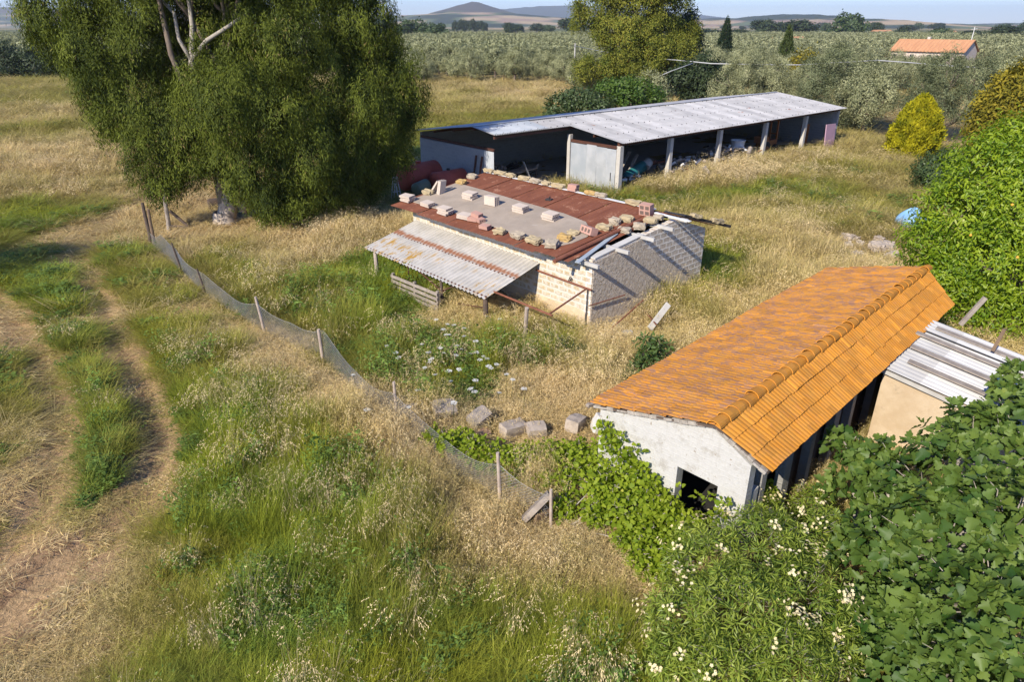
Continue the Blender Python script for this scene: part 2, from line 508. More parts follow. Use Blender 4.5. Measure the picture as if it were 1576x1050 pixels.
def zinc(name, a, b, streak=None, patchy=None, rough=.42, metal=.35):
    """weathered zinc: sheets of slightly different grey, rust from the bolts down"""
    t = NT(name); ob = t.coord('Object'); uv = t.coord('UV')
    col = t.mix(t.ramp(t.noise(ob, 1.1, 4, .6), .35, .65), a, b)
    sx = t.n('ShaderNodeSeparateXYZ'); t.l(ob, sx.inputs[0])
    # single sheets about 0.9 m wide differ a little
    fl = t.math('FLOOR', t.math('MULTIPLY', sx.outputs[0], 1.1))
    wn_ = t.n('ShaderNodeTexWhiteNoise', noise_dimensions='1D'); t.l(fl, wn_.inputs['W'])
    k = t.math('ADD', t.math('MULTIPLY', wn_.outputs[0], .3), .82)
    cc = t.n('ShaderNodeCombineColor')
    for i in range(3): t.l(k, cc.inputs[i])
    col = t.mix(1.0, col, cc.outputs[0], 'MULTIPLY')
    if streak:
        st = t.coord('Object', streak[0])
        col = t.mix(t.ramp(t.noise(st, streak[1], 6, .7), streak[2], streak[2] + .08), col, (.26, .11, .04))
    if patchy:
        col = t.mix(t.ramp(t.noise(ob, patchy[0], 5, .7), patchy[1], patchy[1] + .05), col, (.30, .11, .05))
    t.bsdf(col, rough, metal, t.bump(t.noise(ob, 12, 4, .6), .15, .01), .4)
    return t.m


M['zinc'] = zinc('zinc', (.455, .44, .425), (.37, .36, .35), streak=((2.6, .45, 1), 1.0, .66), patchy=(1.3, .655), metal=.1, rough=.5)
M['zinc_door'] = zinc('zinc_door', (.58, .59, .60), (.47, .49, .51), rough=.5)
M['zinc_new'] = zinc('zinc_new', (.46, .48, .50), (.38, .41, .44), rough=.5, metal=.1)


def awning_mat():
    """pale corrugated sheet with a rust seam at the overlap and yellow-brown flaking lower down"""
    t = NT('awning_sheet'); ob = t.coord('Object')
    sx = t.n('ShaderNodeSeparateXYZ'); t.l(ob, sx.inputs[0])
    col = t.mix(t.ramp(t.noise(ob, 2, 4, .6), .35, .65), (.52, .49, .44), (.42, .395, .35))
    groove = t.noise(t.coord('Object', (12, .6, 1)), 1.0, 4, .7)
    # the seam: overlap of the two sheet rows at y about -1.0
    dy = t.math('ABSOLUTE', t.math('ADD', sx.outputs[1], 1.08))
    wob = t.math('ADD', dy, t.math('MULTIPLY', t.math('SUBTRACT', groove, .5), -.42))
    seam = t.math('SUBTRACT', 1.0, t.ramp(wob, .03, .2))
    col = t.mix(t.math('MULTIPLY', seam, .9), col, (.30, .115, .045))
    pat = t.ramp(t.noise(t.coord('Object', (9, 1.6, 1)), 1.0, 5, .75), .50, .58)
    big = t.ramp(t.noise(ob, .55, 2, .5), .44, .58)
    low = t.math('SUBTRACT', 1.0, t.ramp(sx.outputs[1], -1.7, -1.25))
    f = t.math('MULTIPLY', t.math('MULTIPLY', pat, big), low)
    col = t.mix(f, col, (.42, .25, .06))
    t.bsdf(col, .6, .0, t.bump(t.noise(ob, 14, 3, .6), .1, .01), .4)
    return t.m


M['awning'] = awning_mat()


def tile_mat(name, purple):
    """clay tiles grown over with orange lichen, the bare clay greyish purple"""
    t = NT(name); ob = t.coord('Object'); st = t.coord('Object', (3.4, 11, 1))
    col = t.mix(t.ramp(t.noise(ob, 3.2, 5, .7), .3, .7), (.525, .21, .023), (.475, .22, .038))
    col = t.mix(t.ramp(t.noise(t.coord('Object', (3, 10, 3)), 2.0, 4, .7), .5, .7), col, (.47, .20, .05))
    col = t.mix(t.math('MULTIPLY', t.ramp(t.noise(st, 1.3, 6, .75), purple, purple + .06), .72), col, (.23, .135, .11))
    col = t.mix(t.ramp(t.noise(ob, 26, 3, .6), .64, .76), col, (.58, .28, .03))
    # each tile its own shade
    br = t.n('ShaderNodeTexBrick'); t.l(t.coord('UV'), br.inputs['Vector'])
    br.inputs['Color1'].default_value = (1.12, 1.1, 1.05, 1); br.inputs['Color2'].default_value = (.78, .78, .85, 1)
    br.inputs['Mortar'].default_value = (.9, .9, .9, 1); br.inputs['Scale'].default_value = 1
    br.inputs['Brick Width'].default_value = .37; br.inputs['Row Height'].default_value = .24; br.inputs['Mortar Size'].default_value = .002
    col = t.mix(1.0, col, br.outputs[0], 'MULTIPLY')
    t.bsdf(col, .85, 0, t.bump(t.noise(ob, 60, 4, .7), .3, .006), .2)
    return t.m


M['tile'] = tile_mat('tile', .49)
M['tile_clean'] = tile_mat('tile_clean', .66)
M['far_tile'] = pm('far_tile', (.50, .26, .13), (.42, .20, .10), .8, (.34, .16, .08), 1.2, .6, .9, 0, 0, stretch=(2.5, .5, 1))

M['leaf_euc'] = leaf_mat('leaf_euc', (.022, .036, .006), (.155, .185, .024), .14, .65, spec=.12, cc=(.24, .18, .07))
M['leaf_poplar'] = leaf_mat('leaf_poplar', (.06, .09, .012), (.27, .26, .04), .18, .65, spec=.12, cc=(.28, .17, .04))
M['leaf_olive'] = leaf_mat('leaf_olive', (.08, .095, .04), (.44, .44, .24), .12, .65, spec=.15)
M['leaf_citrus'] = leaf_mat('leaf_citrus', (.09, .175, .008), (.33, .41, .024), .42, .42, cc=(.42, .44, .12))
M['leaf_olive_grey'] = leaf_mat('leaf_olive_grey', (.045, .062, .026), (.25, .27, .14), .12, .65, spec=.15)
M['leaf_fig'] = leaf_mat('leaf_fig', (.03, .08, .012), (.17, .235, .045), .32, .5, spec=.3, cc=(.27, .33, .08))
M['leaf_oleander'] = leaf_mat('leaf_oleander', (.08, .15, .015), (.36, .41, .06), .35, .45, cc=(.36, .33, .10))
M['leaf_vine'] = leaf_mat('leaf_vine', (.13, .21, .012), (.34, .40, .035), .45, .55, spec=.2, cc=(.46, .44, .06))
M['leaf_thuja'] = leaf_mat('leaf_thuja', (.13, .15, .008), (.50, .44, .02), .3, .7, spec=.1)
M['leaf_gold'] = leaf_mat('leaf_gold', (.09, .09, .012), (.34, .27, .03), .3, .7, spec=.1)
M['leaf_shrub'] = leaf_mat('leaf_shrub', (.04, .07, .02), (.10, .14, .05), .3, .5)
M['leaf_bush'] = leaf_mat('leaf_bush', (.04, .09, .012), (.13, .20, .03), .35, .5)
M['leaf_dark'] = leaf_mat('leaf_dark', (.02, .035, .012), (.055, .08, .028), .25, .6)
M['leaf_cypress'] = leaf_mat('leaf_cypress', (.012, .028, .010), (.03, .055, .02), .2, .7)
M['leaf_cypress_light'] = leaf_mat('leaf_cypress_light', (.045, .07, .012), (.09, .115, .03), .2, .7)
M['leaf_loquat'] = leaf_mat('leaf_loquat', (.045, .09, .018), (.13, .19, .05), .35, .45)
M['leaf_dry'] = leaf_mat('leaf_dry', (.20, .14, .085), (.36, .26, .16), .25, .8)
M['grass'] = grass_mat('grass')
# ------------------------------------------------------------------ block outbuilding (middle)
MIDA = Vector((2.58, 20.85, 0)); MID_ROT = math.atan2(-.739, .674)
MX = Vector((.674, -.739, 0)); MY = Vector((.739, .674, 0))


def mloc(p):
    r = Vector(p) - MIDA
    return Vector((r.dot(MX), r.dot(MY), p[2]))


def mworld(p):
    return MIDA + MX * p[0] + MY * p[1] + Vector((0, 0, p[2]))


Y0, Z0, Y1, Z1 = -.72, 2.54, 4.5, 3.22           # front slope of the roof
ROOF_N = MX.cross(MY * (Y1 - Y0) + Vector((0, 0, Z1 - Z0))).normalized()
ROOF_P = mworld((0, Y0, Z0))


def roof_at(px, py):
    return on_plane(px, py, ROOF_P, ROOF_N)


def rz_(y):
    return Z0 + (y - Y0) * (Z1 - Z0) / (Y1 - Y0)


out = thing('block_outbuilding', 'low pale block outbuilding with rusty sheet roof weighed down with stones', 'outbuilding', MIDA, MID_ROT)
b = MB()
b.box((-5.125, .125, 1.23), (9.75, .25, 2.66))                     # front
b.box((-5.125, 6.275, 1.15), (9.75, .25, 2.5))                     # rear
b.prism([(-10.0, .25, -.1), (-10.0, 6.15, -.1), (-10.0, 6.15, 2.4), (-10.0, 4.5, 3.05), (-10.0, .25, 2.55)], (.25, 0, 0))
b.build('wall', M['tuff_wall'], out)
b = MB()
b.prism([(0, 0, -.1), (0, 6.4, -.1), (0, 6.4, 2.44), (0, 4.5, 3.1), (0, 0, 2.56)], (-.25, 0, 0))
b.build('side_wall', M['tuff_grey_wall'], out)
b = MB()


def rough(a, c):
    return 0
poly = [(0, -.05), (.05, 2.48), (1.4, 2.65), (2.3, 2.76), (2.7, 2.42), (3.3, 2.2), (3.7, 1.8), (4.3, 1.62), (4.8, 1.2), (5.6, 1.0), (6.0, .7), (6.38, .6), (6.38, -.05)]
b.prism([(.003, y, z) for y, z in poly], (.022, 0, 0))
b.build('rough_plaster', M['plaster_rough'], out, bevel=.006)
b = MB()
pts = [(-9.9, .0), (-9.9, .72), (-6, .8), (-2.6, .7), (-.5, .78), (-.02, .62), (-.02, -.02)]
b.prism([(x, -.003, z) for x, z in pts], (0, -.02, 0))
b.build('plaster_skirting', M['plaster_base'], out, bevel=.005)
b = MB()
b.prism([(-.27, .1, 2.575), (-.27, 2.6, 2.89), (.01, 2.6, 2.89), (.01, .1, 2.575)], (0, 0, .045))
b.build('wall_coping', M['limewash'], out, bevel=.01)
# roof sheets with visible laps
rng = np.random.default_rng(5)
b = MB()
x = -10.62
k = 0
while x < -.9:
    w = .96
    y0 = Y0 + rng.uniform(-.05, .06)
    lift = .012 + (.010 if k % 2 else 0)
    x1 = min(x + w + .03, -.42)
    b.corr((x, y0, rz_(y0) + lift), (x1 - x, 0, .012), (0, Y1 - y0, Z1 - rz_(y0)), .12, .011, nv=8, seg=6,
           jitter=lambda s, t, k=k: .012 * math.sin(7 * t + k * 2.1) * (1 - t) * .6)
    x += w; k += 1
b.build('roof_sheet', M['rust'], out, solid=.006)
b = MB()
b.corr((-10.4, 4.46, 3.25), (10.5, 0, 0), (0, 2.5, -.80), .15, .014, nv=2, seg=6)
b.build('rear_roof_sheet', M['rust'], out, solid=.006)
b = MB()
b.bar((.1, 4.62, 3.25), (.66, 7.0, 2.52), .09, .10)
b.bar((-.6, 4.52, 3.275), (.25, 4.60, 3.265), .14, .03)
b.build('verge_strip', M['dark_metal'], out)
b = MB()                                                            # timber and mortar band under the eave
b.box((-6.1, -.16, 2.44), (8.9, .12, .12))
b.build('wall_plate', M['concrete'], out, bevel=.01)
for y, over in ((-.25, .42), (1.15, .48), (2.45, .5), (3.55, .46), (4.6, .3)):
    b = MB(); z = rz_(y) - .085 if y < 4.5 else 3.1
    b.box((-4.9 + over / 2, y, z), (9.9 + over, .1, .12))
    b.build('purlin', M['concrete'], out, bevel=.006)
# flat felt-like cement sheeting over the middle of the roof
ol = [(-10.35, .05), (-10.38, 1.5), (-10.45, 2.72), (-8.5, 2.66), (-6.0, 2.5), (-3.6, 2.42), (-2.3, 2.2), (-1.7, 1.75), (-1.3, 1.2), (-1.35, .5), (-1.6, -.12), (-2.7, -.2), (-4.2, -.02), (-5.6, .0), (-7.2, .16), (-8.8, .04)]
b = MB()
b.prism([(x, y, rz_(y) + .036) for x, y in ol], (0, 0, .028))
b.build('cement_sheeting', M['cement_sheet'], out, bevel=.008)
b = MB()
p = mloc(roof_at(845, 309)); b.box((p.x, p.y, rz_(p.y) + .05), (.26, .2, .07), .3)
p2 = (p.x, p.y, rz_(p.y) + .06); b.path([p2, (p.x + .05, p.y, p2[2] + .12)], [.04, .03], 8)
b.build('vent', M['dark_metal'], out, bevel=.01)
b = MB()
b.box((-5.3, 4.5, 3.285), (8.6, .16, .02))
b.build('ridge_flashing', M['white_metal'], out)

# loose pipe and strips lying along the right verge of that roof
def lay(px0, py0, px1, py1, lift):
    return roof_at(px0, py0) + Vector((0, 0, lift)), roof_at(px1, py1) + Vector((0, 0, lift))
a, c = lay(853, 408, 985, 344, .12)
b = MB(); b.tube(a, c, .07, 12)
tag(b.build('pipe', M['rust_pipe'], smooth=False), 'long rusty pipe lying along right edge of the rusty roof', 'pipe')
a, c = lay(888, 407, 948, 362, .06)
b = MB(); b.bar(a, c, .16, .03)
tag(b.build('metal_strip', M['grey_paint']), 'narrow blue grey metal strip lying beside the rusty pipe on roof', 'metal strip')
a, c = lay(1008, 333, 1062, 347, .14)
b = MB(); b.bar(a, c, .12, .03)
tag(b.build('metal_strip', M['white_metal']), 'short whitish metal strip over the dark verge at roof peak', 'metal strip')

# stones, hollow slabs and bricks holding the sheets down
def stone_mesh(name, size, seed, mat, rough=.03):
    r = np.random.default_rng(seed)
    n = 5
    g = np.linspace(-1, 1, n)
    idx = {}; V = []; F = []

    def vid(i, j, k):
        if (i, j, k) not in idx:
            p = np.array([g[i], g[j], g[k]])
            q = p / max(1e-6, np.max(np.abs(p)))
            rr = np.linalg.norm(p)
            p = p * (1 - .17 * max(0, rr - 1.02))
            p = p * np.array(size) / 2 + r.normal(size=3) * rough * .55
            idx[(i, j, k)] = len(V); V.append(tuple(p + np.array([0, 0, size[2] / 2])))
        return idx[(i, j, k)]
    for a_ in range(n - 1):
        for c_ in range(n - 1):
            for s_ in (0, n - 1):
                q = [(a_, c_), (a_ + 1, c_), (a_ + 1, c_ + 1), (a_, c_ + 1)]
                if s_ == 0: q = q[::-1]
                F.append([vid(i, j, s_) for i, j in q])
                F.append([vid(s_, i, j) for i, j in q])
                F.append([vid(j, s_, i) for i, j in q])
    m = MB(); m.v = V; m.f = [tuple(f) for f in F]; m.mi = [0] * len(F)
    o = m.build(name, mat)
    return o


def put(o, w, rz, tilt=(0, 0)):
    o.location = w; o.rotation_euler = (tilt[0], tilt[1], rz)
    return o


def z4(X, Y): return 550 + X * .38071, 240 + Y * .38052


SLOPE = math.atan2(Z1 - Z0, Y1 - Y0)
stone_list = [
    ((287, 160), 'yellow', (.62, .36, .24), .1, 'yellow tuff stone on the left edge of the rusty roof beside a leaning slab pair'),
    ((422, 116), 'orange', (.55, .36, .24), .0, 'round orange tuff stone at upper left corner of the rusty roof'),
    ((465, 92), 'grey', (.52, .36, .24), .3, 'brown grey stone nearest the ridge at left verge of rusty roof'),
    ((575, 319), 'yellow', (.50, .32, .2), .3, 'small yellow stone right of the broken pink bricks on front eave'),
    ((648, 336), 'grey', (.66, .40, .24), -.1, 'dark lichen covered stone on front eave left of the palest yellow one'),
    ((715, 358), 'yellow', (.68, .42, .26), .0, 'large pale yellow stone on the front eave of the cement sheeting'),
    ((788, 372), 'grey', (.5, .5, .28), .4, 'grey stone in shade at front right corner of the cement sheeting'),
    ((838, 347), 'orange', (.58, .36, .26), .2, 'brightest orange stone near the tilted hollow brick'),
    ((874, 322), 'yellow', (.5, .34, .2), .1, 'yellow stone between the orange stone and the tilted hollow brick'),
    ((998, 300), 'yellow', (.62, .36, .24), .2, 'yellow stone behind the tilted hollow brick on rusty sheets'),
    ((1042, 280), 'grey', (.46, .34, .32), .1, 'grey squared block between two yellow stones near right verge'),
    ((1088, 268), 'yellow', (.58, .36, .28), .2, 'yellow stone right of the grey squared block near right verge'),
    ((1078, 310), 'grey', (.52, .34, .2), .4, 'flat grey stone touching the upper end of the rusty pipe'),
    ((1140, 296), 'grey', (.5, .36, .24), .6, 'rounded stone at the right verge above the second purlin end'),
    ((1186, 272), 'yellow', (.56, .34, .24), .1, 'yellow stone under the holed brick at the right verge'),
    ((1216, 258), 'grey', (.42, .3, .2), .3, 'small stone nearest the roof peak at the right verge'),
]
ridge_list = [
    ((532, 66), 'yellow', 'pale yellow stone at far left end of the ridge row'),
    ((577, 78), 'yellow', 'second stone from the left end of the ridge row'),
    ((621, 87), 'yellow', 'third stone from the left end of the ridge row'),
    ((675, 99), 'yellow', 'fourth stone from left in the ridge row, pale yellow'),
    ((720, 109), 'grey', 'fifth stone from left in the ridge row, greyish'),
    ((764, 119), 'yellow', 'sixth stone from left in the ridge row, before the bricks'),
    ((812, 129), 'yellow', 'seventh stone from left in the ridge row, pale and long'),
    ((944, 155), 'orange', 'big orange stone on the ridge right of the pink bricks'),
    ((984, 164), 'grey', 'small grey stone on the ridge beside the big orange one'),
    ((1116, 194), 'yellow', 'yellow stone alone on the ridge left of the holed brick'),
    ((1285, 232), 'yellow', 'yellow stone on the dark verge strip behind the roof peak'),
    ((1380, 246), 'yellow', 'last yellow stone toward the rear end of the dark verge strip'),
]
matk = {'yellow': M['tuff_yellow'], 'grey': M['tuff_grey'], 'orange': M['tuff_orange']}
for i, (xy, kind, size, rz, lab) in enumerate(stone_list):
    size = (size[0] * .86, size[1] * .88, size[2] * .72)
    o = stone_mesh('roof_stone', size, 100 + i, matk[kind])
    p = roof_at(*z4(*xy))
    on_cement = xy[0] < 870 and 130 < xy[1]
    put(o, p + Vector((0, 0, .06 if on_cement else .026)), MID_ROT + rz, (SLOPE * .9, 0))
    tag(o, lab, 'stone', 'stones weighing down the rusty roof')
for i, (xy, kind, lab) in enumerate(ridge_list):
    size = (.58 + .12 * math.sin(i * 2.3), .24, .15)
    o = stone_mesh('roof_stone', size, 200 + i, matk[kind])
    px, py = z4(*xy)
    if i < 10:
        q = mloc(on_plane(px, py, mworld((0, 4.5, 0)), MY)); q.y = 4.5; q.z = 3.293
        if q.x > -.85: q.z = 3.262
    elif i == 10: q = Vector((.26, 5.25, 3.07))
    else: q = Vector((.5, 6.3, 2.76))
    put(o, mworld(q), MID_ROT + (.05 * math.sin(i) if i < 10 else 1.35), (0, 0 if i < 10 else .28))
    tag(o, lab, 'stone', 'stones weighing down the rusty roof')


def slab_proto(name, L, W, Hh, mat, n=3):
    """hollow clay slab: a slab with a row of dark cells at both ends"""
    m = MB(); m.box((0, 0, Hh / 2), (L, W, Hh))
    m.cur = 1
    cw = W / (n + .5)
    for e in (-1, 1):
        for j in range(n):
            y = (j - (n - 1) / 2) * cw
            m.box((e * L / 2, y, Hh / 2), (.006, cw * .62, Hh * .5))
    o = m.build(name, [mat, M['clay_hole']], bevel=0)
    return o


slab0 = slab_proto('hollow_slab', .58, .36, .075, M['clay_pale'], 4)
first = [True]


def put_slab(w, rz, tilt, label, group='hollow clay slabs on the rusty roof', proto=None):
    if proto is None: proto = slab0
    o = proto
    if o.get('label'):
        o = proto.copy(); scene.collection.objects.link(o)
    put(o, w, rz, tilt)
    tag(o, label, 'clay slab', group)
    return o


stacks = [
    ((205, 188), 3, .1, 'stack at far left corner of cement sheeting'),
    ((286, 208), 2, .0, 'the second stack from left along the front eave'),
    ((357, 240), 3, .05, 'the third stack from left along the front eave'),
    ((437, 258), 2, .2, 'the stack beside the broken pink bricks'),
    ((455, 178), 3, .05, 'the middle row stack furthest left'),
    ((660, 232), 3, .02, 'the middle row stack right of the slabs on edge'),
    ((780, 264), 3, .0, 'the rightmost stack of the middle row'),
]
pos3 = {3: ['bottom', 'middle', 'top'], 2: ['bottom', 'top']}
for (xy, n, rz, lab) in stacks:
    p = roof_at(*z4(*xy))
    for j in range(n):
        jx = .03 * math.sin(j * 3 + xy[0]); jy = .03 * math.cos(j * 2 + xy[1])
        put_slab(p + Vector((jx, jy, .07 + j * .088)), MID_ROT + rz + .08 * math.sin(j * 2.2 + xy[0]), (SLOPE, 0),
                 'pale hollow clay slab, %s of %s' % (pos3[n][j], lab))
# three slabs set on edge
p = roof_at(*z4(543, 205))
for j in range(3):
    put_slab(p + MY * (.09 * j - .05) + Vector((0, 0, .25)), MID_ROT + .1, (math.pi / 2 + .03 * j, 0),
             'pale clay slab standing on edge, %s of three in middle row' % ['front', 'middle', 'rear'][j])
p = roof_at(*z4(338, 156))
for j, (dx, tl, nm) in enumerate(((-.22, .9, 'slanting'), (.06, 1.35, 'upright left'), (.16, 1.38, 'upright right'))):
    put_slab(p + MX * dx + Vector((0, 0, .32)), MID_ROT + .2, (0, -tl),
             'pale hollow clay slab, %s one of the leaning trio near left verge' % nm)
pink0 = slab_proto('hollow_brick', .4, .26, .13, M['clay_pink'], 3)
for j, (xy, lift, rz, lab) in enumerate((((470, 268), .07, .3, 'broken pink hollow brick against the pale stack on front eave'),
                                         ((496, 272), .07, -.2, 'lower broken pink hollow brick of the leaning pair on front eave'),
                                         ((484, 264), .2, .1, 'topmost broken pink hollow brick of the cluster on front eave'),
                                         ((517, 300), .07, .15, 'pink hollow brick nearest the eave below the broken cluster'),
                                         ((872, 138), 0, .1, 'pink hollow brick on the ridge row, lower one'),
                                         ((874, 132), .13, .2, 'pink hollow brick on the ridge row, upper one'))):
    px, py = z4(*xy)
    if j < 4: p = roof_at(px, py) + Vector((0, 0, lift))
    else:
        q = mloc(on_plane(px, py, mworld((0, 4.5, 0)), MY)); p = mworld((q.x, 4.5, 3.3 + lift))
    o = put_slab(p, MID_ROT + rz, (SLOPE if j < 4 else 0, .1 if j == 2 else 0), lab, 'pink hollow bricks on the rusty roof', pink0)
    o['category'] = 'hollow brick'
big0 = slab_proto('hollow_brick', .30, .62, .26, M['clay_pink'], 3)
put_slab(roof_at(*z4(932, 322)) + Vector((0, 0, .05)), MID_ROT - .2 + math.pi / 2, (.0, .28), 'large tilted hollow brick lying by the rusty pipe, holes facing the eave', 'pink hollow bricks on the rusty roof', big0)['category'] = 'hollow brick'
m = MB(); m.box((0, 0, .2), (.44, .3, .4)); m.cur = 1
for iy in (-1, 1):
    for iz in (-1, 1):
        m.box((iy * .105, -.15, .2 + iz * .095), (.15, .008, .13))
o = m.build('hollow_brick', [M['clay_pink'], M['clay_hole']])
put(o, roof_at(*z4(1168, 240)) + Vector((0, 0, .03)), MID_ROT + .15, (SLOPE, 0))
tag(o, 'upright pink hollow brick with four square holes at the roof peak', 'hollow brick', 'pink hollow bricks on the rusty roof')

# ------------------------------------------------------------------ lean-to canopy on its front
can = thing('lean_to_canopy', 'pale corrugated lean-to canopy with rust seam on front of outbuilding', 'canopy', MIDA, MID_ROT)
b = MB()
b.corr((-9.78, -.03, 1.95), (7.4, 0, -.04), (.12, -2.62, -.62), .2, .034, nv=10, seg=10, sag=.015, ridge=2.2)
b.build('roof_sheet', M['awning'], can, solid=.004)
oL = mloc(at(580, 437, 0))
for (x, y, z, m_, r_) in ((oL.x, oL.y + .05, 1.30, 'wood_post', .085), (-6.9, -2.45, 1.3, 'rust_dark', .03), (-4.8, -2.5, 1.32, 'wood_dark', .06), (-2.75, -2.2, 1.34, 'wood_dark', .09)):
    b = MB(); b.path([(x, y, -.1), (x + .02, y, z * .5), (x, y, z)], [r_ * 1.1, r_, r_ * .9], 9)
    b.build('post', M[m_], can)
b = MB()
b.tube((-9.6, -2.52, 1.34), (-2.3, -2.52, 1.31), .035, 8); b.tube((-9.7, -1.2, 1.64), (-2.4, -1.2, 1.61), .03, 8)
b.build('rail', M['rust_dark'], can)
b = MB()
b.tube((-4.9, -2.5, .75), (-3.9, -2.52, 1.3), .025, 6); b.tube((-4.9, -2.4, .75), (-6.2, -2.5, 1.25), .025, 6); b.tube((-2.8, -2.2, .7), (-4.3, -2.3, .45), .022, 6)
b.build('brace', M['rust_dark'], can)

fr = thing('pipe_rack', 'rusty pipe frame left bare beside the canopy, one round post', 'frame', MIDA, MID_ROT)
wp = lambda px, py: mloc(on_plane(px, py, MIDA, MY))
b = MB(); q0 = wp(827, 415); q1 = wp(912, 446)
q0.y = q1.y = -.06
b.tube(q0, q1, .035, 8); b.build('wall_rail', M['rust_pipe'], fr)
b = MB(); o0 = mloc(at(760, 449, 1.38)); o1 = mloc(at(850, 486, 1.36)); b.tube(o0, o1, .035, 8)
b.build('outer_rail', M['rust_pipe'], fr)
b = MB(); b.tube(q1 + Vector((-.2, 0, 0)), o1 + Vector((-.15, 0, 0)), .03, 8); b.build('brace', M['rust_pipe'], fr)
pb = mloc(at(808, 530, 0)); pt = mloc(at(811, 474, 1.36))
b = MB(); b.path([(pb.x, pb.y, -.1), (pb.x + .02, pb.y, .6), (pt.x, pt.y, 1.36)], [.075, .07, .062], 10); b.build('post', M['wood_post'], fr)
b = MB(); b.tube((-.12, -.05, .12), (-.1, -.05, 1.58), .014, 6); b.tube((-1.5, -.05, .3), (-.02, -.05, .16), .016, 6)
b.path([(-.98, -.06, 1.6), (-.88, -.08, 1.8), (-.82, -.07, 1.76), (-.86, -.06, 1.66)], .018, 6)
b.build('thin_pipe', M['dark_metal'], fr)
b = MB(); b.tube(mloc(on_plane(906, 471, MIDA + MX * .08, MX)), mloc(on_plane(962, 454, MIDA + MX * .08, MX)), .02, 6)
b.build('side_bar', M['rust_pipe'], fr)

# wooden pallet standing in the weeds before the canopy
pal = thing('pallet', 'weathered grey slatted pallet standing in weeds before the canopy', 'pallet', at(640, 472, 0), math.atan2(at(676, 486, 0).y - at(606, 455, 0).y, at(676, 486, 0).x - at(606, 455, 0).x))
b = MB()
Lp = (at(676, 486, 0) - at(606, 455, 0)).length
for k in range(5):
    b.box((0, -.05 - .003 * k, .12 + k * .185), (Lp, .022, .11 + .012 * (k % 2)))
b.build('slat', M['wood_grey'], pal, bevel=.004)
for x in (-.48, 0, .48):
    b = MB(); b.box((x * Lp, .012, .47), (.09, .09, 1.0)); b.build('stringer', M['wood_grey'], pal, bevel=.004)
b = MB()
for k in range(4): b.box((0, .075, .14 + k * .22), (Lp, .02, .1))
b.build('rear_slat', M['wood_grey'], pal, bevel=.004)

# ------------------------------------------------------------------ tiled house (right)
HR0 = Vector((3.62, 10.43, 0)); H_ROT = math.atan2(-.701, .713)
HX = Vector((.713, -.701, 0)); HY = Vector((.701, .713, 0))


def hworld(p): return HR0 + HX * p[0] + HY * p[1] + Vector((0, 0, p[2]))


def hloc(p):
    r = Vector(p) - HR0
    return Vector((r.dot(HX), r.dot(HY), p[2]))


house = thing('tiled_house', 'low whitewashed farm building with orange lichened tile roof', 'farm building', HR0, H_ROT)


def tiles(p_ridge0, p_ridge1, p_eave0, p_eave1, courses, pitch=.12, amp=.015, step=.032):
    m = MB()
    r0, r1, e0, e1 = map(Vector, (p_ridge0, p_ridge1, p_eave0, p_eave1))
    L = (r1 - r0).length; nw = int(L / pitch * 6)
    n = (r1 - r0).cross(e0 - r0).normalized()
    if n.z < 0: n = -n
    rr = np.random.default_rng(9)
    for c in range(courses):
        t0 = c / courses - (.02 if c else 0); t1 = (c + 1) / courses
        ed = [r0.lerp(e0, t) for t in (t0, t1)], [r1.lerp(e1, t) for t in (t0, t1)]
        cols = rr.normal(size=int(L / .24) + 2) * .006; slip = rr.normal(size=int(L / .24) + 2) * .006 + (rr.random(int(L / .24) + 2) < .03) * .045
        vs_ = []; fs_ = []
        for i in range(nw + 1):
            a = i / nw
            ph = (a * L / pitch) % 1.0
            w = amp * (math.sin(math.pi * ph) ** .7 if ph < .62 * 1.0 else .25 * math.sin(math.pi * ph))
            w += cols[int(a * L / .24)]
            for j in (0, .5, 1):
                p = ed[0][0].lerp(ed[0][1], j).lerp(ed[1][0].lerp(ed[1][1], j), a)
                p = p + n * (w + step * j + .01 + .012 * math.sin(a * L * .9 + c) + .02 * math.sin(a * L * .37)) + (e0 - r0).normalized() * (slip[int(a * L / .24)] * j)
                vs_.append(p)
            p = vs_[-1] - n * (step + .012); vs_.append(p)   # thickness of the lower edge
        for i in range(nw):
            for j in range(3):
                fs_.append((i * 4 + j, i * 4 + j + 1, (i + 1) * 4 + j + 1, (i + 1) * 4 + j))
        m.add(vs_, fs_)
    return m


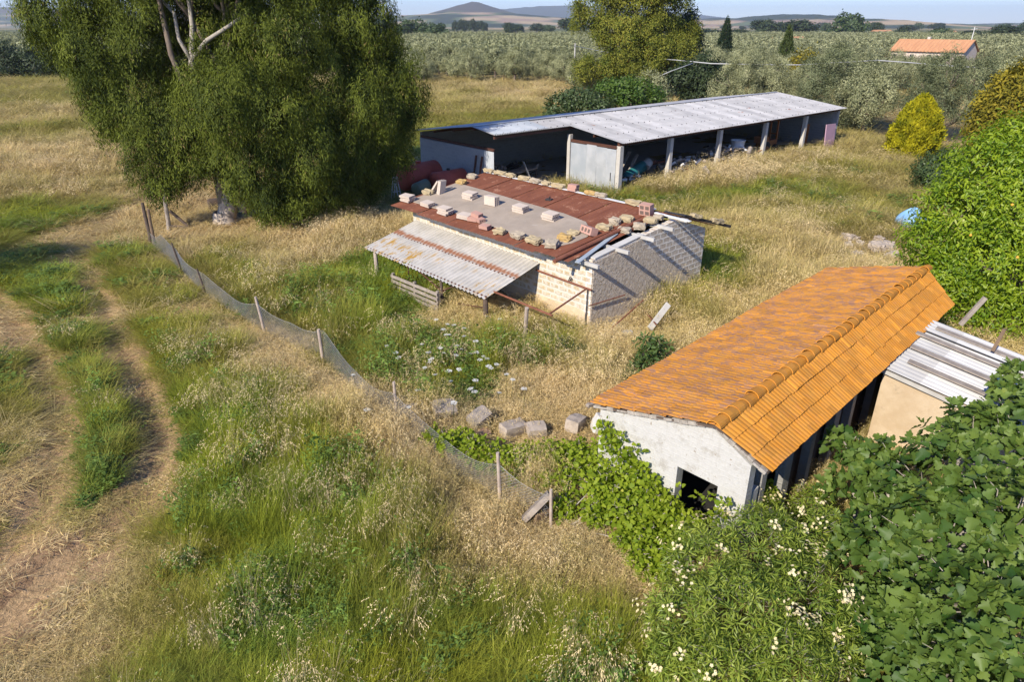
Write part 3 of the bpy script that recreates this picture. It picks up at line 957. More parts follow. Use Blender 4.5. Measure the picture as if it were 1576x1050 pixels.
tiles((0, 0, 2.9), (0, 12.38, 2.9), (-2.80, 0, 2.2), (-2.80, 12.4, 2.2), 8).build('left_roof_slope', M['tile'], house)
tiles((0, 0, 2.9), (0, 12.3, 2.9), (1.05, .2, 2.29), (1.12, 11.3, 2.29), 3).build('right_roof_slope', M['tile_clean'], house)
b = MB()
b.prism([(-2.72, .06, 2.165), (0, .06, 2.855), (0, 12.2, 2.855), (-2.72, 12.2, 2.165)], (0, 0, -.05))
b.prism([(.004, .06, 2.85), (1.0, .24, 2.27), (1.05, 11.1, 2.27), (.004, 12.1, 2.85)], (0, 0, -.05))
b.build('roof_deck', M['wood_dark'], house)
b = MB()
nr = 34; Lr = 12.45 / nr
for k in range(nr):
    y0 = -.04 + k * Lr; y1 = y0 + Lr + .05
    r0_, r1_ = .15, .125
    vs_ = []; fs_ = []
    for i in range(9):
        an = math.pi * (i / 8) * .94 + .09
        for (yy, r_, dz) in ((y0, r0_, .018), (y1, r1_, 0)):
            jx = .012 * math.sin(k * 2.7); jz = .012 * math.sin(k * 1.9) + .02 * math.sin(yy * .37)
            vs_.append((r_ * math.cos(an) + jx, yy, 2.865 + dz + jz + r_ * math.sin(an) * .85))
            vs_.append(((r_ - .02) * math.cos(an) + jx, yy, 2.865 + dz + jz + (r_ - .02) * math.sin(an) * .85))
    for i in range(8):
        o_ = i * 4
        fs_ += [(o_, o_ + 2, o_ + 6, o_ + 4), (o_, o_ + 4, o_ + 5, o_ + 1), (o_ + 2, o_ + 3, o_ + 7, o_ + 6)]
    b.add(vs_, fs_)
b.build('ridge_tile', M['tile_clean'], house)
b = MB(); T = .24; yg = .15
b.prism([(-2.62, yg, -.1), (-.70, yg, -.1), (-.70, yg, 2.565), (-2.62, yg, 2.07)], (0, T, 0))
b.prism([(-.70, yg, 1.59), (.17, yg, 1.57), (.17, yg, 2.60), (-.1, yg, 2.74), (-.70, yg, 2.565)], (0, T, 0))
b.prism([(.17, yg, -.1), (.72, yg, -.1), (.72, yg, 2.30), (.17, yg, 2.60)], (0, T, 0))
b.build('gable_wall', M['gable_wash'], house)
b = MB()
b.box((-2.5, 6.3, 1.0), (.24, 11.8, 2.2)); b.box((-.9, 12.1, 1.1), (2.9, .2, 2.4))
b.build('wall', M['limewash'], house)
b = MB()
rr = random.Random(4)
def ragged(p0, p1, n, w):
    p0 = Vector(p0); p1 = Vector(p1)
    for k in range(n):
        a = p0.lerp(p1, k / n); c = p0.lerp(p1, (k + 1) / n)
        hh = w * rr.uniform(.6, 1.25)
        b.bar(a + Vector((0, rr.uniform(-.015, .015), 0)), c, .13 + rr.uniform(-.02, .02), hh)
ragged((-2.74, .12, 2.135), (-.05, .12, 2.805), 16, .07)
ragged((.0, .13, 2.79), (.98, .21, 2.262), 8, .07)
b.build('mortar_edge', M['mortar_edge'], house, bevel=.01)
for k, y in enumerate((.95, 2.1, 3.3, 4.6, 5.6, 7.2, 8.8, 10.4)):
    b = MB(); b.bar((.62, y, -.1), (.6, y, 2.3), .18, .34 if k % 2 else .22, (0, 1, 0))
    b.build('pier', M['old_block'], house, bevel=.01)
b = MB(); b.box((.42, 7.4, 1.05), (.1, 9.0, 2.3)); b.build('shade_panel', M['wood_dark'], house)  # added dark panel behind the piers, blocks side light from the doorway
b = MB(); b.box((-.9, 6.2, -.03), (3.1, 11.7, .12)); b.build('floor', M['black_rubber_and_shade'], house)  # near-black colour paints the shade seen through the door onto this floor
b = MB(); b.box((.63, .56, .75), (.15, .3, 1.6)); b.build('side_wall', M['limewash'], house)

# annex with white corrugated roof
ann = thing('annex_shed', 'tan plastered annex with white corrugated roof beside the tiled house', 'shed', HR0, H_ROT)
b = MB()
b.prism([(1.02, 6.12, -.1), (3.75, 6.12, -.1), (3.75, 6.12, 1.72), (1.02, 6.12, 2.2)], (0, .2, 0))
b.prism([(1.02, 6.32, -.1), (1.02, 9.5, -.1), (1.02, 9.5, 2.18), (1.02, 6.32, 2.18)], (.2, 0, 0))
b.box((3.65, 7.9, .8), (.2, 3.16, 1.8)); b.box((2.4, 9.6, .9), (2.76, .2, 2.0))
b.build('wall', M['plaster_tan'], ann, bevel=.01)
M['white_sheet'] = zinc('white_sheet', (.46, .455, .445), (.39, .38, .37), patchy=(1.6, .71), rough=.55, metal=.0)
b = MB()
b.corr((.96, 5.95, 2.27), (0, 1.85, 0), (2.9, .1, -.5), .2, .035, nv=4, seg=10)
b.corr((.8, 7.72, 2.30), (0, 1.1, 0), (2.9, .1, -.5), .2, .035, nv=4, seg=10, phase=.6)
b.corr((1.05, 8.72, 2.32), (0, .95, 0), (2.95, .1, -.5), .2, .035, nv=4, seg=10, phase=1.2)
b.build('roof_sheet', M['white_sheet'], ann, solid=.006)
b = MB(); b.bar((.95, 6.0, 2.17), (3.85, 6.05, 1.67), .05, .09); b.build('fascia', M['concrete'], ann)
for k, (y, x0, x1, lab) in enumerate(((6.62, 1.35, 3.8, 'grey weathered plank lowest on the white annex roof, nearest the tan wall'),
                                      (7.45, 1.15, 3.9, 'grey weathered plank second from front on the white annex roof'),
                                      (8.35, 1.0, 3.95, 'grey weathered plank third from front on the white annex roof'),
                                      (9.15, 1.25, 3.95, 'grey weathered plank rearmost on the white annex roof'))):
    b = MB(); z0 = 2.355 - (x0 - .96) * .172; z1 = 2.355 - (x1 - .96) * .172
    b.bar(hworld((x0, y, z0 + .02)), hworld((x1, y + .1, z1 + .02)), .2, .035)
    tag(b.build('plank', M['wood_grey'], bevel=.006), lab, 'plank', 'planks on the annex roof')
a = at(1478, 500, 2.25); c = at(1502, 474, 2.75)
b = MB(); b.bar(a, c + (c - a) * .6, .11, .09)
tag(b.build('beam', M['wood_grey'], bevel=.005), 'grey wooden beam poking up behind white annex roof toward bright green tree', 'beam')
a = at(1528, 540, 2.2); c = at(1540, 518, 2.6)
b = MB(); b.bar(a, c + (c - a) * .5, .1, .08)
tag(b.build('beam', M['wood_brown'], bevel=.005), 'short brown beam end rising among leaves right of the white annex roof', 'beam')

# ------------------------------------------------------------------ long open shed (behind)
SR0 = Vector((6.4, 41.07, 0)); S_ROT = R(41.3)
SX = Vector((math.cos(S_ROT), math.sin(S_ROT), 0)); SY = Vector((-math.sin(S_ROT), math.cos(S_ROT), 0))


def sworld(x, y, z=0): return SR0 + SX * x + SY * y + Vector((0, 0, z))


shed = thing('open_shed', 'long open sided farm shed with zinc roof on concrete posts', 'shed', SR0, S_ROT)
b = MB()
sl = lambda y: 4.0 - abs(y - 6.0) * (.8 / 6.0)
b.corr((-.25, -.35, sl(-.35)), (28.3, 0, 0), (0, 6.35, 4.0 - sl(-.35)), .18, .02, nv=6, seg=6)
b.corr((-6.35, 3.95, sl(3.95)), (6.12, 0, 0), (0, 2.05, 4.0 - sl(3.95)), .18, .02, nv=3, seg=6)
b.corr((28.05, 12.35, sl(12.35)), (-34.4, 0, 0), (0, -6.35, 4.0 - sl(12.35)), .18, .02, nv=3, seg=6)
b.cur = 1
for r_ in range(5):                                                # rows of roof bolts
    y = -.1 + r_ * 1.45
    for k in range(52):
        if (k * 7 + r_ * 3) % 5: b.box((.1 + k * .54 + .06 * math.sin(k * 2.9 + r_), y + .05 * math.sin(k * 1.7), sl(y) + .028), (.036, .036, .045))
for k in range(11):
    for y in (4.1, 5.3): b.box((-6.1 + k * .54, y, sl(y) + .03), (.045, .045, .05))
b.build('roof_sheet', [M['zinc'], M['dark_metal']], shed, solid=0)
b = MB(); b.box((13.9, 6.0, 4.04), (28.0, .3, .015)); b.box((-3.1, 6.0, 4.045), (6.2, .3, .015))
b.build('ridge_cap', M['zinc'], shed)
b = MB(); b.corr((-6.3, 4.0, sl(4.0) + .03), (4.2, 0, 0), (0, 1.9, .25), .18, .02, nv=2, seg=6)
b.build('newer_roof_sheet', M['zinc_new'], shed)
b = MB()
b.bar((-.1, .12, 3.05), (27.9, .12, 3.05), .16, .22); b.bar((-6.2, 4.2, 3.55), (-.1, 4.2, 3.55), .12, .16)
for y in (2, 4, 6, 8, 10): b.bar((-6.2 if y > 4 else -.1, y + .1, sl(y) - .16), (27.9, y + .1, sl(y) - .16), .1, .14)
b.build('beam', M['rust_dark'], shed)
for x, y, s_, m_ in ((.05, .1, .32, 'concrete_pale'), (4.9, .1, .3, 'concrete_pale'), (10.4, .1, .3, 'concrete_pale'), (16.3, .1, .3, 'concrete_pale'), (22.2, .1, .3, 'concrete_pale'), (-.05, 4.12, .26, 'concrete_pale')):
    b = MB(); top = 2.94 if y < 1 else 3.2
    b.box((x, y, top / 2 - .05), (s_, s_ * .95, top + .1)); b.build('post', M[m_], shed, bevel=.015)
b = MB(); b.box((27.7, 2.6, 1.5), (.25, 5.1, 3.15)); b.build('end_wall', M['grey_block'], shed)
b = MB(); b.box((10.8, 11.85, 1.5), (33.6, .25, 3.15)); b.box((27.7, 8.5, 1.6), (.25, 6.4, 3.2)); b.build('rear_wall', M['old_block'], shed)
b = MB(); b.box((-6.05, 8.2, 1.32), (.25, 7.1, 2.84)); b.build('left_wall', M['grey_block'], shed)
b = MB(); b.corr((-6.2, 5.1, -.1), (0, -.85, 0), (0, 0, 2.85), .15, .02, nv=1, seg=6); b.build('corner_sheet', M['zinc_door'], shed, solid=.004)
b = MB(); b.bar((-6.1, 4.3, 2.84), (-6.1, 11.7, 2.84), .12, .14); b.build('tie_beam', M['rust_dark'], shed)
b = MB(); b.bar((-.05, .2, 2.84), (-.05, 4.0, 2.84), .12, .16)
b.build('tie_beam', M['rust_dark'], shed)
b = MB()                                                            # patchwork of corrugated sheets closing the near end
b.corr((-.12, 3.95, -.05), (0, -1.35, 0), (0, 0, 2.78), .1, .014, nv=1, seg=6)
b.build('end_sheet', M['zinc_new'], shed, solid=.004)
b = MB()
for (y0, y1, z0, z1, off) in ((2.6, 1.75, -.05, 1.55, .02), (2.6, 1.8, 1.5, 2.78, .0), (1.8, .95, -.05, 1.7, 0), (1.82, .95, 1.65, 2.74, .024), (.97, .22, -.05, 1.3, .022), (.97, .22, 1.25, 2.72, 0)):
    b.corr((-.13 - off, y0, z0), (0, y1 - y0, 0), (0, 0, z1 - z0), .09, .011, nv=1, seg=6)
b.build('end_sheet', M['zinc_door'], shed, solid=.004)
b = MB(); b.box((-.17, .56, 1.1), (.02, .04, .5)); b.build('latch', M['dark_metal'], shed)
b = MB(); b.box((10.8, 6, -.055), (33.4, 11.4, .09)); b.build('floor', M['concrete'], shed)

# things standing in and before the shed
cab = thing('cabinet', 'pale grey metal cabinet on legs beside first concrete post of shed', 'cabinet', sworld(.62, .7), S_ROT + .15)
b = MB(); b.box((.0, 0, 1.12), (.75, .3, 1.35)); b.build('body', M['grey_paint'], cab, bevel=.012)
b = MB(); b.box((0, -.165, 1.12), (.68, .02, 1.26)); b.build('door', M['grey_paint'], cab, bevel=.004)
for x in (-.3, .3):
    b = MB(); b.box((x, 0, .2), (.06, .2, .5)); b.build('leg', M['dark_metal'], cab)
mac = thing('farm_machine', 'teal seed hopper machine tilted in the shed between first posts', 'machine', sworld(3.3, 1.6), S_ROT)
b = MB(); b.path([(-1.0, -.2, .5), (-.9, -.2, .55), (1.0, .1, 1.05), (1.1, .1, 1.08)], [.2, .36, .36, .2], 14); b.build('hopper', M['teal_metal'], mac, smooth=True)
b = MB(); b.box((0, -.1, .38), (1.9, .5, .12), Matrix.Rotation(-.24, 3, 'Y')); b.build('frame', M['dark_metal'], mac)
for x in (-.7, .75):
    b = MB(); b.tube((x, -.55, .36), (x, -.42, .36), .34, 18); b.build('wheel', M['black_rubber_and_shade'], mac)
b = MB(); b.path([(1.25, .1, .95), (1.7, .2, 1.2)], [.3, .34], 12); b.build('drum', M['concrete'], mac, smooth=True)
for (x0, y0, z0, x1, y1, z1, lab) in ((1.6, 1.6, .55, 4.0, 2.6, 1.9, 'long grey plank leaning up over the teal machine in shed'),
                                      (1.9, 1.2, .4, 4.3, 2.2, 1.7, 'lower grey plank propped parallel against the teal machine in shed')):
    b = MB(); b.bar(sworld(x0, y0, z0), sworld(x1, y1, z1), .2, .05)
    tag(b.build('plank', M['wood_grey']), lab, 'plank')
rr = random.Random(12)
b = MB(); scrap = []
def scrap_bits(x, y, n, spread, zmax, seed):
    rr = random.Random(seed); m = MB()
    for k in range(n):
        p = Vector((rr.gauss(0, spread), rr.gauss(0, spread * .6), rr.random() * zmax * .7 + .08))
        d_ = Vector((rr.gauss(0, 1), rr.gauss(0, 1), rr.gauss(0, .5))).normalized() * rr.uniform(.25, .8)
        m.cur = rr.choice((0, 1, 1, 2, 3, 3, 4))
        if rr.random() < .5: m.bar(p - d_ * .5, p + d_ * .5, rr.uniform(.04, .22), rr.uniform(.03, .15))
        else: m.tube(p - d_ * .4, p + d_ * .4, rr.uniform(.02, .14), 8)
    o = m.build('scrap_heap', [M['wood_post'], M['dark_metal'], M['rust_pipe'], M['wood_grey'], M['white_metal']])
    o.location = sworld(x, y); o.rotation_euler.z = S_ROT
    return o
tag(scrap_bits(1.9, 1.0, 70, .55, .9, 1), 'heap of mixed scrap beside the grey cabinet in the shed', 'scrap heap')
tag(scrap_bits(7.4, 1.0, 150, 1.1, 1.7, 2), 'heap of mixed scrap between second and third posts of shed', 'scrap heap')
tag(scrap_bits(13.0, 1.1, 150, 1.2, 1.9, 3), 'heap of mixed scrap under the white tub in the shed', 'scrap heap')
tag(scrap_bits(-2.6, 8.0, 50, 1.2, 1.2, 4), 'heap of dark scrap deep in the left bay of shed', 'scrap heap')
crate = MB(); crate.box((0, 0, .3), (.9, .6, .6)); o = crate.build('crate', M['wood_brown'], bevel=.01)
o.location = sworld(8.3, 1.2); o.rotation_euler.z = S_ROT + .2; tag(o, 'brown wooden crate on floor beside scrap heap in shed', 'crate')
tub = thing('tub', 'white plastic tub standing high on scrap between shed posts', 'tub', sworld(14.3, 1.0, 1.15), S_ROT)
b = MB()
prof = [(.0, 0), (.38, 0), (.46, .25), (.52, .6), (.56, .62), (.55, .65), (.48, .62), (.42, .1), (0, .08)]
nS = 20; vs_ = []; fs_ = []
for (r_, z_) in prof:
    for k in range(nS): vs_.append((r_ * math.cos(2 * math.pi * k / nS), r_ * math.sin(2 * math.pi * k / nS), z_))
for i in range(len(prof) - 1):
    for k in range(nS): fs_.append((i * nS + k, i * nS + (k + 1) % nS, (i + 1) * nS + (k + 1) % nS, (i + 1) * nS + k))
b.add(vs_, fs_); b.build('body', M['white_plastic'], tub, smooth=True)
b = MB()
for x in (-.35, .35):
    for y in (-.3, .3): b.box((x, y, -.6), (.08, .08, 1.2))
b.box((0, 0, -.03), (1.0, .8, .05)); b.build('stand', M['wood_dark'], tub)
fk = thing('old_tractor', 'rusty orange tractor with lift mast parked between shed posts', 'tractor', sworld(19.3, 1.7), S_ROT)
b = MB(); b.box((.3, 0, .95), (1.9, .7, .5)); b.box((-.5, 0, 1.3), (.7, .9, .5)); b.build('body', M['orange_metal'], fk, bevel=.05)
for x in (-.75, .75):
    w_ = MB(); r_ = .62 if x < 0 else .45
    w_.path([(x, -.72, r_), (x, -.68, r_), (x, -.46, r_), (x, -.42, r_)], [r_ * .85, r_, r_, r_ * .85], 24)
    wo = w_.build('wheel', M['black_rubber_and_shade'], fk, smooth=False)
    h_ = MB(); h_.path([(x, -.76, r_), (x, -.70, r_)], [r_ * .38, r_ * .52], 16); h_.build('rim', M['orange_metal'], wo)
b = MB()
for y in (-.3, .3): b.bar((1.25, y, .1), (1.2, y, 2.7), .1, .12)
for z in (.6, 1.6, 2.6): b.bar((1.22, -.3, z), (1.22, .3, z), .08, .08)
b.build('mast', M['orange_metal'], fk)
b = MB(); b.path([(-.6, 0, 1.5), (-.3, 0, 1.8)], .03, 6); b.path([(-.3 + .2 * math.cos(t), .2 * math.sin(t), 1.82) for t in np.linspace(0, 2 * math.pi, 14)], .02, 6, cap=False)
b.build('steering_wheel', M['dark_metal'], fk)
b = MB(); b.box((24.6, 1.2, 1.0), (1.2, .12, 2.0))
o = b.build('rusty_sheet', M['orange_metal']); o.matrix_world = Matrix.Translation(SR0) @ Matrix.Rotation(S_ROT, 4, 'Z')
tag(o, 'rusty brown sheet standing behind last post of the shed', 'panel')
b = MB(); b.prism([(-.85, 0, 0), (.8, 0, 0), (.86, 0, 2.0), (-.76, 0, 2.05)], (0, .07, 0))
o = b.build('pink_board', M['pink_panel'], bevel=.008); o.location = sworld(26.2, -.35); o.rotation_euler = (-.1, 0, S_ROT)
tag(o, 'dusty pink board leaning at far right end of shed', 'board')
tb = thing('workbench', 'dim grey workbench in dark left bay of shed', 'table', sworld(-2.0, 6.4), S_ROT + .2)
b = MB(); b.box((0, 0, .92), (2.2, .9, .06)); b.build('tabletop', M['wood_grey'], tb)
for x in (-1, 1):
    for y in (-.38, .38):
        b = MB(); b.box((x, y, .43), (.07, .07, .92)); b.build('leg', M['wood_dark'], tb)
b = MB(); b.bar(sworld(-1.9, 5.5, 0), sworld(-2.5, 5.8, 1.6), .42, .05)
tag(b.build('plank', M['concrete'], bevel=.005), 'pale plank leaning against workbench in left bay of shed', 'plank')

# tanks, drum, trestles and rusty frames by the left end wall
tk = thing('tank', 'larger rusty red cistern tank lying beside the shed end wall', 'tank')
tA, tB = Vector((-6.5, 40.4, 1.2)), Vector((-4.6, 42.3, 1.2))
b = MB(); ax = (tB - tA).normalized()
b.path([tA, tA + ax * .04, tA + ax * .14, tB - ax * .14, tB - ax * .04, tB], [.35, .62, .76, .76, .62, .35], 24); b.build('shell', M['red_tank'], tk, smooth=True)
b = MB(); b.tube(tA + ax * 1.3 + Vector((0, 0, .72)), tA + ax * 1.3 + Vector((0, 0, .86)), .16, 14); b.build('hatch', M['red_tank'], tk)
b = MB()
for s_ in (.4, 1.8):
    p = tA + ax * s_; b.box((p.x, p.y, .3), (1.1, .2, .64), math.atan2(ax.y, ax.x) + math.pi / 2)
b.build('cradle', M['dark_metal'], tk)
tk = thing('tank', 'smaller rusty red tank lying nearest the rusty frames', 'tank')
tA, tB = Vector((-4.6, 40.05, 1.02)), Vector((-2.9, 41.5, 1.02)); ax = (tB - tA).normalized()
b = MB(); b.path([tA, tA + ax * .03, tA + ax * .1, tB - ax * .1, tB - ax * .03, tB], [.3, .5, .6, .6, .5, .3], 24); b.build('shell', M['red_tank'], tk, smooth=True)
b = MB()
for s_ in (.35, 1.6):
    p = tA + ax * s_; b.box((p.x, p.y, .25), (.9, .18, .54), math.atan2(ax.y, ax.x) + math.pi / 2)
b.build('cradle', M['dark_metal'], tk)
b = MB(); b.tube(tA + ax * 1.1 + Vector((0, 0, .57)), tA + ax * 1.1 + Vector((0, 0, .70)), .1, 12); b.build('cap', M['dark_metal'], tk)
b = MB(); dd = Vector((.55, .8, .12)).normalized(); c0 = Vector((-5.5, 39.2, .8))
b.path([c0 - dd * .06, c0, c0 + dd * .9, c0 + dd * .94], [.3, .38, .38, .3], 20)
b.bar((-5.6, 39.3, .2), (-5.0, 40.0, .2), .5, .4)
tag(b.build('drum', M['green_metal'], smooth=True), 'faded green drum lying before the red tanks', 'drum')


def trestle(loc, h, rz, lab):
    t_ = thing('trestle', lab, 'trestle', loc, rz)
    for sx in (-1, 1):
        b = MB(); b.tube((-.0, sx * .05, h), (.1 * sx, sx * .34, 0), .022, 6); b.tube((.3, sx * .05, h), (.3 + .1 * sx, sx * .34, 0), .022, 6)
        b.build('leg_frame', M['white_metal'], t_)
    b = MB(); b.tube((-.03, 0, h), (.33, 0, h), .03, 6)
    b.tube((.0, 0, h), (.0, 0, h * .45), .014, 6); b.tube((.3, 0, h), (.3, 0, h * .45), .014, 6)
    b.tube((.0, -.2, h * .45), (.0, .2, h * .45), .018, 6); b.tube((.3, -.2, h * .45), (.3, .2, h * .45), .018, 6)
    b.build('crossbar', M['white_metal'], t_)
trestle((-6.75, 39.2, 0), 1.5, 1.2, 'white metal trestle standing at left of the red tanks')
trestle((-8.4, 41.2, 0), 1.0, .6, 'smaller white trestle in tree shade further left')


def leanframe(s0, s1, h, rail, lab):
    t_ = thing('rusty_rack', lab, 'rack')
    for s_ in (s0, s1):
        b = MB(); b.bar(sworld(-6.75, s_, 0), sworld(-6.28, s_, h), .1, .08); b.build('upright', M['rust_dark'], t_)
    b = MB()
    for z in rail:
        f = z / h
        b.bar(sworld(-6.75 + .47 * f, s0, z), sworld(-6.75 + .47 * f, s1, z), .07, .08)
    b.build('rail', M['rust_dark'], t_)
leanframe(5.2, 5.75, 2.4, (.5, 1.3), 'tall narrow rusty frame leaning on grey shed wall')
leanframe(6.2, 7.4, 1.35, (.3, 1.15), 'low wide rusty frame leaning left of the tall one')
# ------------------------------------------------------------------ fence, posts and small things
fence = thing('wire_fence', 'sagging wire netting fence on thin wooden posts crossing the grass', 'fence')
fpx = [((236, 384), .75), ((250, 396), 1.0), ((283, 424), 1.15), ((316, 454), .85), ((352, 482), .75), ((408, 512), 1.05), ((452, 536), .85), ((498, 560), 1.08), ((560, 618), .9), ((612, 655), .95), ((690, 728), .7), ((770, 775), 1.0), ((848, 812), .82)]
FP = [(at(*p), h) for p, h in fpx]
seglen = [0]
for i in range(1, len(FP)): seglen.append(seglen[-1] + (FP[i][0] - FP[i - 1][0]).length)
TOT = seglen[-1]


def fpoint(s, h):
    """h 0..1 of the local height"""
    s = min(max(s, 0), TOT)
    i = 1
    while i < len(FP) - 1 and seglen[i] < s: i += 1
    t = (s - seglen[i - 1]) / (seglen[i] - seglen[i - 1])
    p = FP[i - 1][0].lerp(FP[i][0], t); hh = FP[i - 1][1] * (1 - t) + FP[i][1] * t
    hh -= .16 * math.sin(math.pi * t) * (1 if i % 2 else .6)
    lean = .10 * math.sin(s * .9) * h
    return Vector((p.x + lean, p.y + lean * .5, .02 + hh * h))
WV = []; WF = []


def wire(p0, p1, r):
    dx = (p1 - p0); b0 = len(WV)
    x = dx.cross(Vector((.3, .7, .2))).normalized() * r; y = dx.cross(x).normalized() * r
    for p in (p0, p1):
        for an in (0, 2.094, 4.189):
            q = p + x * math.cos(an) + y * math.sin(an); WV.append((q.x, q.y, q.z))
    for k in range(3): WF.append((b0 + k, b0 + (k + 1) % 3, b0 + 3 + (k + 1) % 3, b0 + 3 + k))
pitch = .085; nh = 7
for k in range(-12, int(TOT / pitch) + 1):
    for sgn in (1, -1):
        for j in range(nh):
            s0 = k * pitch + (j / nh if sgn > 0 else 1 - j / nh) * 1.0; s1 = s0 + sgn / nh
            if s0 < 0 or s1 < 0 or s0 > TOT or s1 > TOT: continue
            wire(fpoint(s0, j / nh), fpoint(s1, (j + 1) / nh), .0034)
ns = int(TOT / .25)
for j in range(ns):
    for h, r_ in ((.0, .003), (1.0, .005)):
        wire(fpoint(TOT * j / ns, h), fpoint(TOT * (j + 1) / ns, h), r_)
b = MB(); b.v = WV; b.f = WF; b.mi = [0] * len(WF); b.build('netting', M['wire'], fence)
for (bx, by), (tx, ty), r_, m_ in (((282, 424), (264, 374), .035, 'wood_dark'), ((318, 455), (303, 414), .035, 'wood_dark'), ((408, 512), (393, 457), .05, 'wood_post'), ((498, 560), (490, 507), .05, 'wood_post'),
                                   ((612, 652), (606, 588), .04, 'wood_post'), ((770, 775), (766, 697), .04, 'wood_post'), ((848, 812), (848, 754), .035, 'wood_post')):
    p = at(bx, by); q = at_depth(tx, ty, p.y - .02)
    b = MB(); b.path([p - Vector((0, 0, .15)), p.lerp(q, .5), q], [r_ * 1.05, r_, r_ * .9], 9); b.build('post', M[m_], fence)


def pole(base, top, r, m_, lab, n=9, cat='post'):
    p = at(*base); q = at_depth(*top, p.y)
    b = MB(); b.path([p - Vector((0, 0, .15)), p.lerp(q, .33) + Vector((r * .4, 0, 0)), p.lerp(q, .7), q], [r * 1.1, r, r * .95, r * .75], n)
    tag(b.build('wooden_post', M[m_]), lab, cat)
pole((233, 379), (219, 312), .085, 'wood_dark', 'dark leaning wooden post, taller of the pair where fence begins', 9)
pole((238, 384), (228, 322), .075, 'wood_brown', 'brown wooden post, right one of the pair where fence begins', 9)
pole((260, 360), (253, 298), .10, 'wood_grey', 'grey wooden gatepost standing alone left of the big tree trunk', 9)
a = at(262, 325, .85); c = at(292, 350, .1)
b = MB(); b.path([a, a.lerp(c, .5), c], [.09, .08, .06], 8); b.path([c + Vector((-1.2, .1, .05)), c, c + Vector((1.2, .3, .02))], [.07, .09, .05], 8)
tag(b.build('fallen_branch', M['wood_dark']), 'dark fallen branch leaning on the lone grey gatepost', 'branch')
a = at(322, 322); b = MB(); dd = Vector((.8, .5, .05)).normalized(); b.path([a + Vector((0, 0, .28)), a + dd * .02 + Vector((0, 0, .28)), a + dd * 1.1 + Vector((0, 0, .28))], [.22, .28, .25], 12)
tag(b.build('log', M['wood_dark']), 'cut dark log lying beside the pale tree trunk', 'log')

# broken concrete blocks and rubble where the fence meets the vine


def block(px, py, size, rz, tilt, m_, lab, seed, lift=0.0, cat='concrete block'):
    o = stone_mesh('concrete_block', size, seed, M[m_], .012)
    p = at(px, py); p.z = lift
    put(o, p, rz, tilt); tag(o, lab, cat)
block(683, 652, (.62, .46, .34), .35, (.45, .15), 'slab', 'grey concrete block tipped up by fence, left of two', 301, .32)
block(690, 660, (.5, .3, .25), .9, (.1, -.3), 'wood_brown', 'brown block propping the tipped grey concrete block', 302, .02)
block(738, 662, (.60, .42, .30), .75, (.3, -.25), 'slab', 'grey concrete block tipped up by fence, right of two', 303, .26)
block(742, 672, (.4, .3, .2), .2, (.1, .2), 'clay_pink', 'reddish brick lump under the right tipped block', 304, .0)
block(628, 652, (.45, .12, .5), .5, (.2, .1), 'slab', 'thin grey slab leaning among straw behind the netting', 305, .12)
block(788, 668, (.7, .4, .32), .6, (.1, .1), 'rubble', 'pale rubble lump beside the vine, right of the tipped blocks', 306, 0)
block(825, 668, (.5, .4, .3), .2, (.2, .0), 'rubble', 'pale rounded rubble lump in dry grass above the vine', 307, 0)
block(885, 662, (.55, .4, .36), 1.0, (.0, .15), 'rubble', 'rubble lump near white gable corner among dry grass', 308, 0)
block(925, 668, (.6, .35, .5), .3, (.1, .3), 'limewash', 'white plaster chunk against the left corner of the gable', 309, .05)
block(912, 650, (.5, .12, .1), .6, (.1, .1), 'wood_grey', 'short grey timber end on rubble by the gable corner', 310, .5, 'timber')
a = at(806, 800, .2); c = at(846, 760, .7)
b = MB(); b.bar(a, c, .12, .26, (0.3, -.6, .6))
tag(b.build('board', M['wood_grey'], bevel=.006), 'pale weathered board leaning behind the end of netting', 'board')
a = at(835, 815); b = MB(); b.box((0, 0, .22), (.4, .3, .46)); o = b.build('hive_box', M['wood_brown'], bevel=.01); o.location = a - Vector((.1, -.25, .12)); o.rotation_euler = (0.1, .1, .6)
tag(o, 'brown box half hidden behind netting end below leaning board', 'box')

# white pole, rubble and laths by the outbuilding's side wall
a = at(1000, 506, .3); c = at(1029, 468, .95)
b = MB(); b.bar(a, c, .2, .07, (.5, -.5, .6)); tag(b.build('white_plank', M['limewash'], bevel=.008), 'white painted plank sticking out of weeds by rough grey wall', 'plank')
for i, (px, py, s_, lab) in enumerate(((965, 520, .34, 'white plaster lump at the foot of the rough wall, nearest the leafy shrub'), (948, 505, .26, 'white plaster lump at the foot of the rough wall, upper left one'), (985, 535, .3, 'white plaster lump beside leafy shrub below the white plank'))):
    o = stone_mesh('plaster_lump', (s_, s_ * .8, s_ * .7), 320 + i, M['limewash'], .03); put(o, at(px, py), i, (0, 0)); tag(o, lab, 'rubble')
for i, (p0, p1, lab) in enumerate((((925, 520), (990, 462), 'thin rusty bar slanting across the weeds by rough wall, longest one'), ((985, 470), (1010, 500), 'short rusty bar crossing in weeds by the white plank'))):
    a = at(*p0, .15); c = at(*p1, .75 - .2 * i)
    b = MB(); b.tube(a, c, .025, 7); tag(b.build('metal_bar', M['rust_pipe']), lab, 'bar')
a = at(880, 540)

# blue tarp bundle and stone heap at right
tarp = MB()
rr = np.random.default_rng(3)


